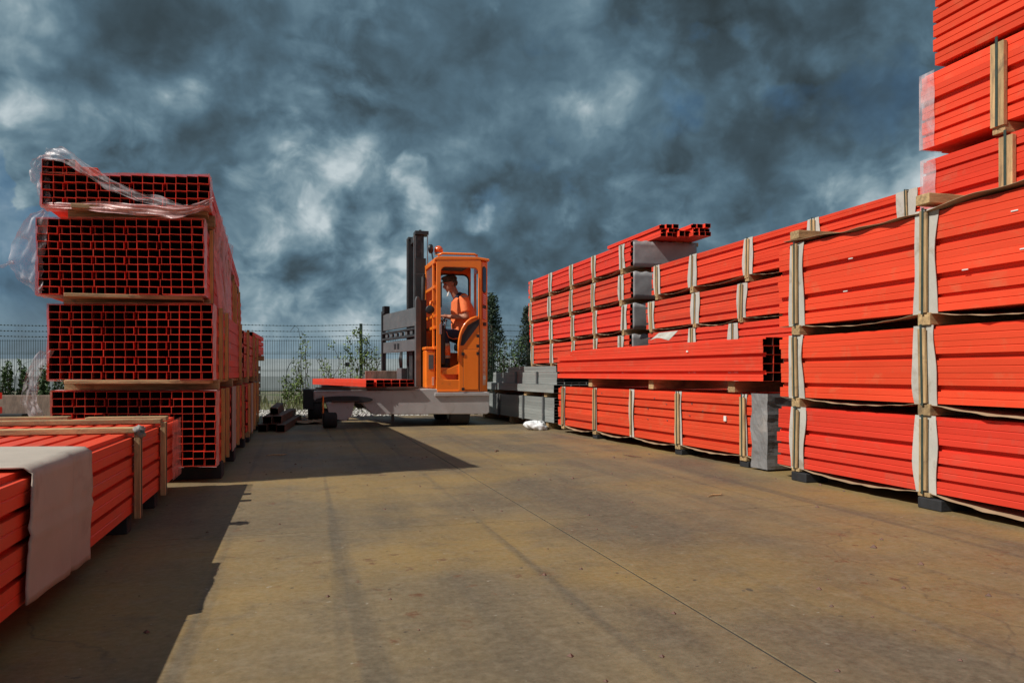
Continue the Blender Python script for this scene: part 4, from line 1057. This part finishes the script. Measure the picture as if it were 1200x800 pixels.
# local frame: x back (+), -x forwards, y: -near, +far, z up (truck local z)
NE = Vector((1.93, 0, 1.97)); HD = Vector((1.862, 0, 2.105))
MH = Matrix.Rotation(R(-14), 3, 'Y')
def arm(b, s, sh, el, wr, fingers, grow=0):
    b.tube([sh, sh.lerp(el, .5), el], [.052+grow, .047+grow, .040+grow], 12); b.ball(el, .041+grow)
    b.tube([el, el.lerp(wr, .35), wr], [.040, .040, .026], 12)
SHN, ELN, WRN = Vector((2.02,-.195,1.885)), Vector((2.045,-.235,1.625)), Vector((1.805,-.12,1.630))
SHF, ELF, WRF = Vector((2.02,.195,1.885)), Vector((1.99,.235,1.64)), Vector((1.79,.08,1.655))
def hand(b, wr, dirn, up, s):
    dirn = dirn.normalized(); side = dirn.cross(up).normalized()
    pal = wr + dirn*.045
    b.tube([wr - dirn*.01, wr+dirn*.03, wr+dirn*.085], [(.024,.018),(.038,.017),(.040,.014)], 12)
    for i, (o_, L_) in enumerate(zip((-.029,-.010,.010,.028), (.062,.072,.067,.052))):
        p0 = wr + dirn*.080 + side*o_; p1 = p0 + dirn*L_*.42 - up*.008; p2 = p1 + dirn*L_*.2 - up*L_*.33; p3 = p2 - dirn*L_*.12 - up*L_*.25
        b.tube([p0, p1, p2, p3], [.0095,.009,.0085,.007], 8); b.ball(p1, .009, 8, 6); b.ball(p2, .0085, 8, 6)
    t0 = wr + dirn*.025 + side*.030*s; t1 = t0 + side*.028*s + dirn*.022 - up*.01; t2 = t1 + dirn*.028 - up*.014
    b.tube([t0, t1, t2], [.013,.011,.009], 8)
def body_b(b):
    # head
    b.ball(HD + MH @ Vector((.012,0,.03)), (.094,.074,.094), 24, 16)
    b.ball(HD + MH @ Vector((-.022,0,-.028)), (.068,.062,.085), 20, 14, MH)
    b.ball(HD + MH @ Vector((-.050,0,-.082)), (.030,.034,.028), 12, 8)           # chin
    b.tube([HD + MH @ Vector(p) for p in ((-.078,0,.022),(-.098,0,-.008),(-.108,0,-.022),(-.090,0,-.032))], [.009,.012,.015,.012], 8)   # nose
    b.tube([HD + MH @ Vector(p) for p in ((-.082,-.022,-.052),(-.089,0,-.052),(-.082,.022,-.052))], .008, 8)   # lips
    b.tube([HD + MH @ Vector(p) for p in ((-.078,-.045,.036),(-.088,-.02,.038),(-.088,.02,.038),(-.078,.045,.036))], .009, 8)   # brow
    for s in (-1, 1):
        b.ball(HD + MH @ Vector((.018, s*.076, -.006)), (.020,.010,.032), 10, 8)  # ear
    b.tube([HD + Vector((.03,0,-.05)), NE, Vector((1.985,0,1.90))], [.056,.056,.070], 16)
    # trunk
    b.tube([Vector((2.00,0,1.88)), Vector((2.035,0,1.75)), Vector((2.06,0,1.55)), Vector((2.09,0,1.38)), Vector((2.10,0,1.28))], [(.15,.09),(.165,.135),(.155,.155),(.155,.16),(.165,.14)], 20)
    arm(b, 1, SHN, ELN, WRN, 0); arm(b, 1, SHF, ELF, WRF, 0)
    hand(b, WRN, Vector((-1,.28,.12)), Vector((.1,0,1)), 1); hand(b, WRF, Vector((-1,-.2,.0)), Vector((.1,0,1)), -1)
    for s in (-1, 1):
        b.tube([Vector((2.08,s*.09,1.31)), Vector((1.9,s*.12,1.375)), Vector((1.745,s*.12,1.395))], [.080,.072,.056], 14)
        b.ball((1.745,s*.12,1.39), .056)
        b.tube([Vector((1.745,s*.12,1.39)), Vector((1.765,s*.12,1.2)), Vector((1.775,s*.12,.98))], [.054,.052,.036], 14)
        b.tube([Vector((1.79,s*.12,.95)), Vector((1.70,s*.125,.92)), Vector((1.62,s*.125,.905))], [.04,.036,.028], 12)
person = solid_body('person', 'skin', body_b, None, .0075, 2)
person.scale = (1.08,)*3; person.location = (PX-.08*2.1-.02, PY, -.08*1.25-.025)
tag(person, 'man in orange hi-vis shirt, navy trousers and flat cap seated in the cab', 'person')
def shirt_b(b):
    b.tube([Vector((1.955,0,1.935)), Vector((1.99,0,1.90)), Vector((2.035,0,1.75)), Vector((2.065,0,1.55)), Vector((2.09,0,1.37)), Vector((2.09,0,1.30))], [(.085,.080),(.165,.120),(.190,.165),(.183,.19),(.183,.20),(.17,.17)], 24)
    for sh, el in ((SHN, ELN), (SHF, ELF)):
        b.ball(sh, .072, 16, 10); b.tube([sh, sh.lerp(el, .4), sh.lerp(el, .74)], [.070,.068,.066], 16)
    for k in range(3): b.tube([Vector((1.90+.01*k, -.12, 1.45+.07*k)), Vector((1.93, 0, 1.42+.07*k)), Vector((1.91,.12,1.46+.07*k))], .015, 8)
solid_body('shirt', 'hivis', shirt_b, person, .009, 2)
def yoke_b(b):
    b.tube([Vector((1.950,0,1.955)), Vector((1.99,0,1.915)), Vector((2.02,0,1.89))], [(.080,.066),(.12,.088),(.145,.100)], 20)
    for s in (-1, 1):
        b.tube([Vector((1.985,s*.06,1.93)), Vector((2.02,s*.20,1.915))], [(.062,.045),(.058,.05)], 14)
solid_body('shirt_yoke', 'navy', yoke_b, person, .008, 2)
for s in (-1, 1):
    b = MB(); b.box(1.99, 2.05, s*.20-.008, s*.20+.008, -.0, .0)
    b = MB(); b.tube([Vector((1.985,s*.262,1.91)), Vector((2.06,s*.262,1.905))], (.012), 6); b.build('shoulder_badge', 'grey_sheet', person, True)
def trouser_b(b):
    b.ball((2.09,0,1.29), (.135,.175,.10), 20, 12)
    for s in (-1, 1):
        b.tube([Vector((2.08,s*.09,1.315)), Vector((1.9,s*.125,1.375)), Vector((1.755,s*.125,1.395))], [.092,.084,.072], 16)
        b.ball((1.745,s*.125,1.385), .074, 14, 10)
        b.tube([Vector((1.745,s*.125,1.38)), Vector((1.765,s*.125,1.2)), Vector((1.775,s*.125,.975))], [.072,.070,.060], 16)
solid_body('trousers', 'navy', trouser_b, person, .009, 2)
for s in (-1, 1):
    for z0, z1, mm, nm in ((1.215,1.255,'reflective','reflective_band'),(1.085,1.214,'hivis','shin_band'),(1.045,1.084,'reflective','reflective_band')):
        b = MB(); b.tube([Vector((1.755+(1.3-z)*.05, s*.125, z)) for z in (z0, (z0+z1)/2, z1)], [.076,.0775,.076], 18); b.build(nm, mm, person, True)
    b = MB(); b.tube([Vector((2.0,s*.205,1.33)), Vector((1.86,s*.212,1.315)), Vector((1.80,s*.204,1.34)), Vector((1.765,s*.202,1.42))], .006, 6); b.build('trouser_piping', 'piping', person, True)
    def boot_b(b, s=s):
        b.tube([Vector((1.775,s*.125,1.02)), Vector((1.785,s*.125,.94)), Vector((1.785,s*.125,.905))], [.056,.054,.048], 14)
        b.tube([Vector((1.81,s*.125,.915)), Vector((1.73,s*.127,.915)), Vector((1.65,s*.128,.895)), Vector((1.615,s*.128,.885))], [(.045,.045),(.047,.045),(.046,.034),(.03,.022)], 14)
        b.box(1.60,1.84,s*.125-.045,s*.125+.045,.862,.880)
    solid_body('boot', 'boot', boot_b, person, .008, 2)
# cap, hair, eyes
def cap_b(b):
    b.ball(HD + MH @ Vector((.012,0,.066)), (.106,.088,.066), 24, 14, MH)
    b.ball(HD + MH @ Vector((-.005,0,.100)), (.108,.088,.034), 20, 12, MH)
    b.tube([HD + MH @ Vector(p) for p in ((-.070,0,.058),(-.115,0,.048),(-.150,0,.036))], [(.070,.012),(.062,.009),(.040,.006)], 16)
solid_body('cap', 'olive', cap_b, person, .007, 2)
def hair_b(b):
    b.ball(HD + MH @ Vector((.042,0,.012)), (.072,.080,.062), 20, 12)
solid_body('hair', 'bark', hair_b, person, .008, 1)
for s in (-1, 1):
    b = MB(); b.ball(HD + MH @ Vector((-.074, s*.030, .016)), .009, 10, 8); b.build('eye', 'boot', person, True)
# white mask hanging at the chin
b = MB(); b.grid(lambda u, v: tuple(HD + MH @ Vector((-.045-.035*v-.012*math.sin(u*3.14), (u-.5)*.08, -.095-.065*v))), 8, 6); b.build('chin_mask', 'tag', person, True, solid=.002)
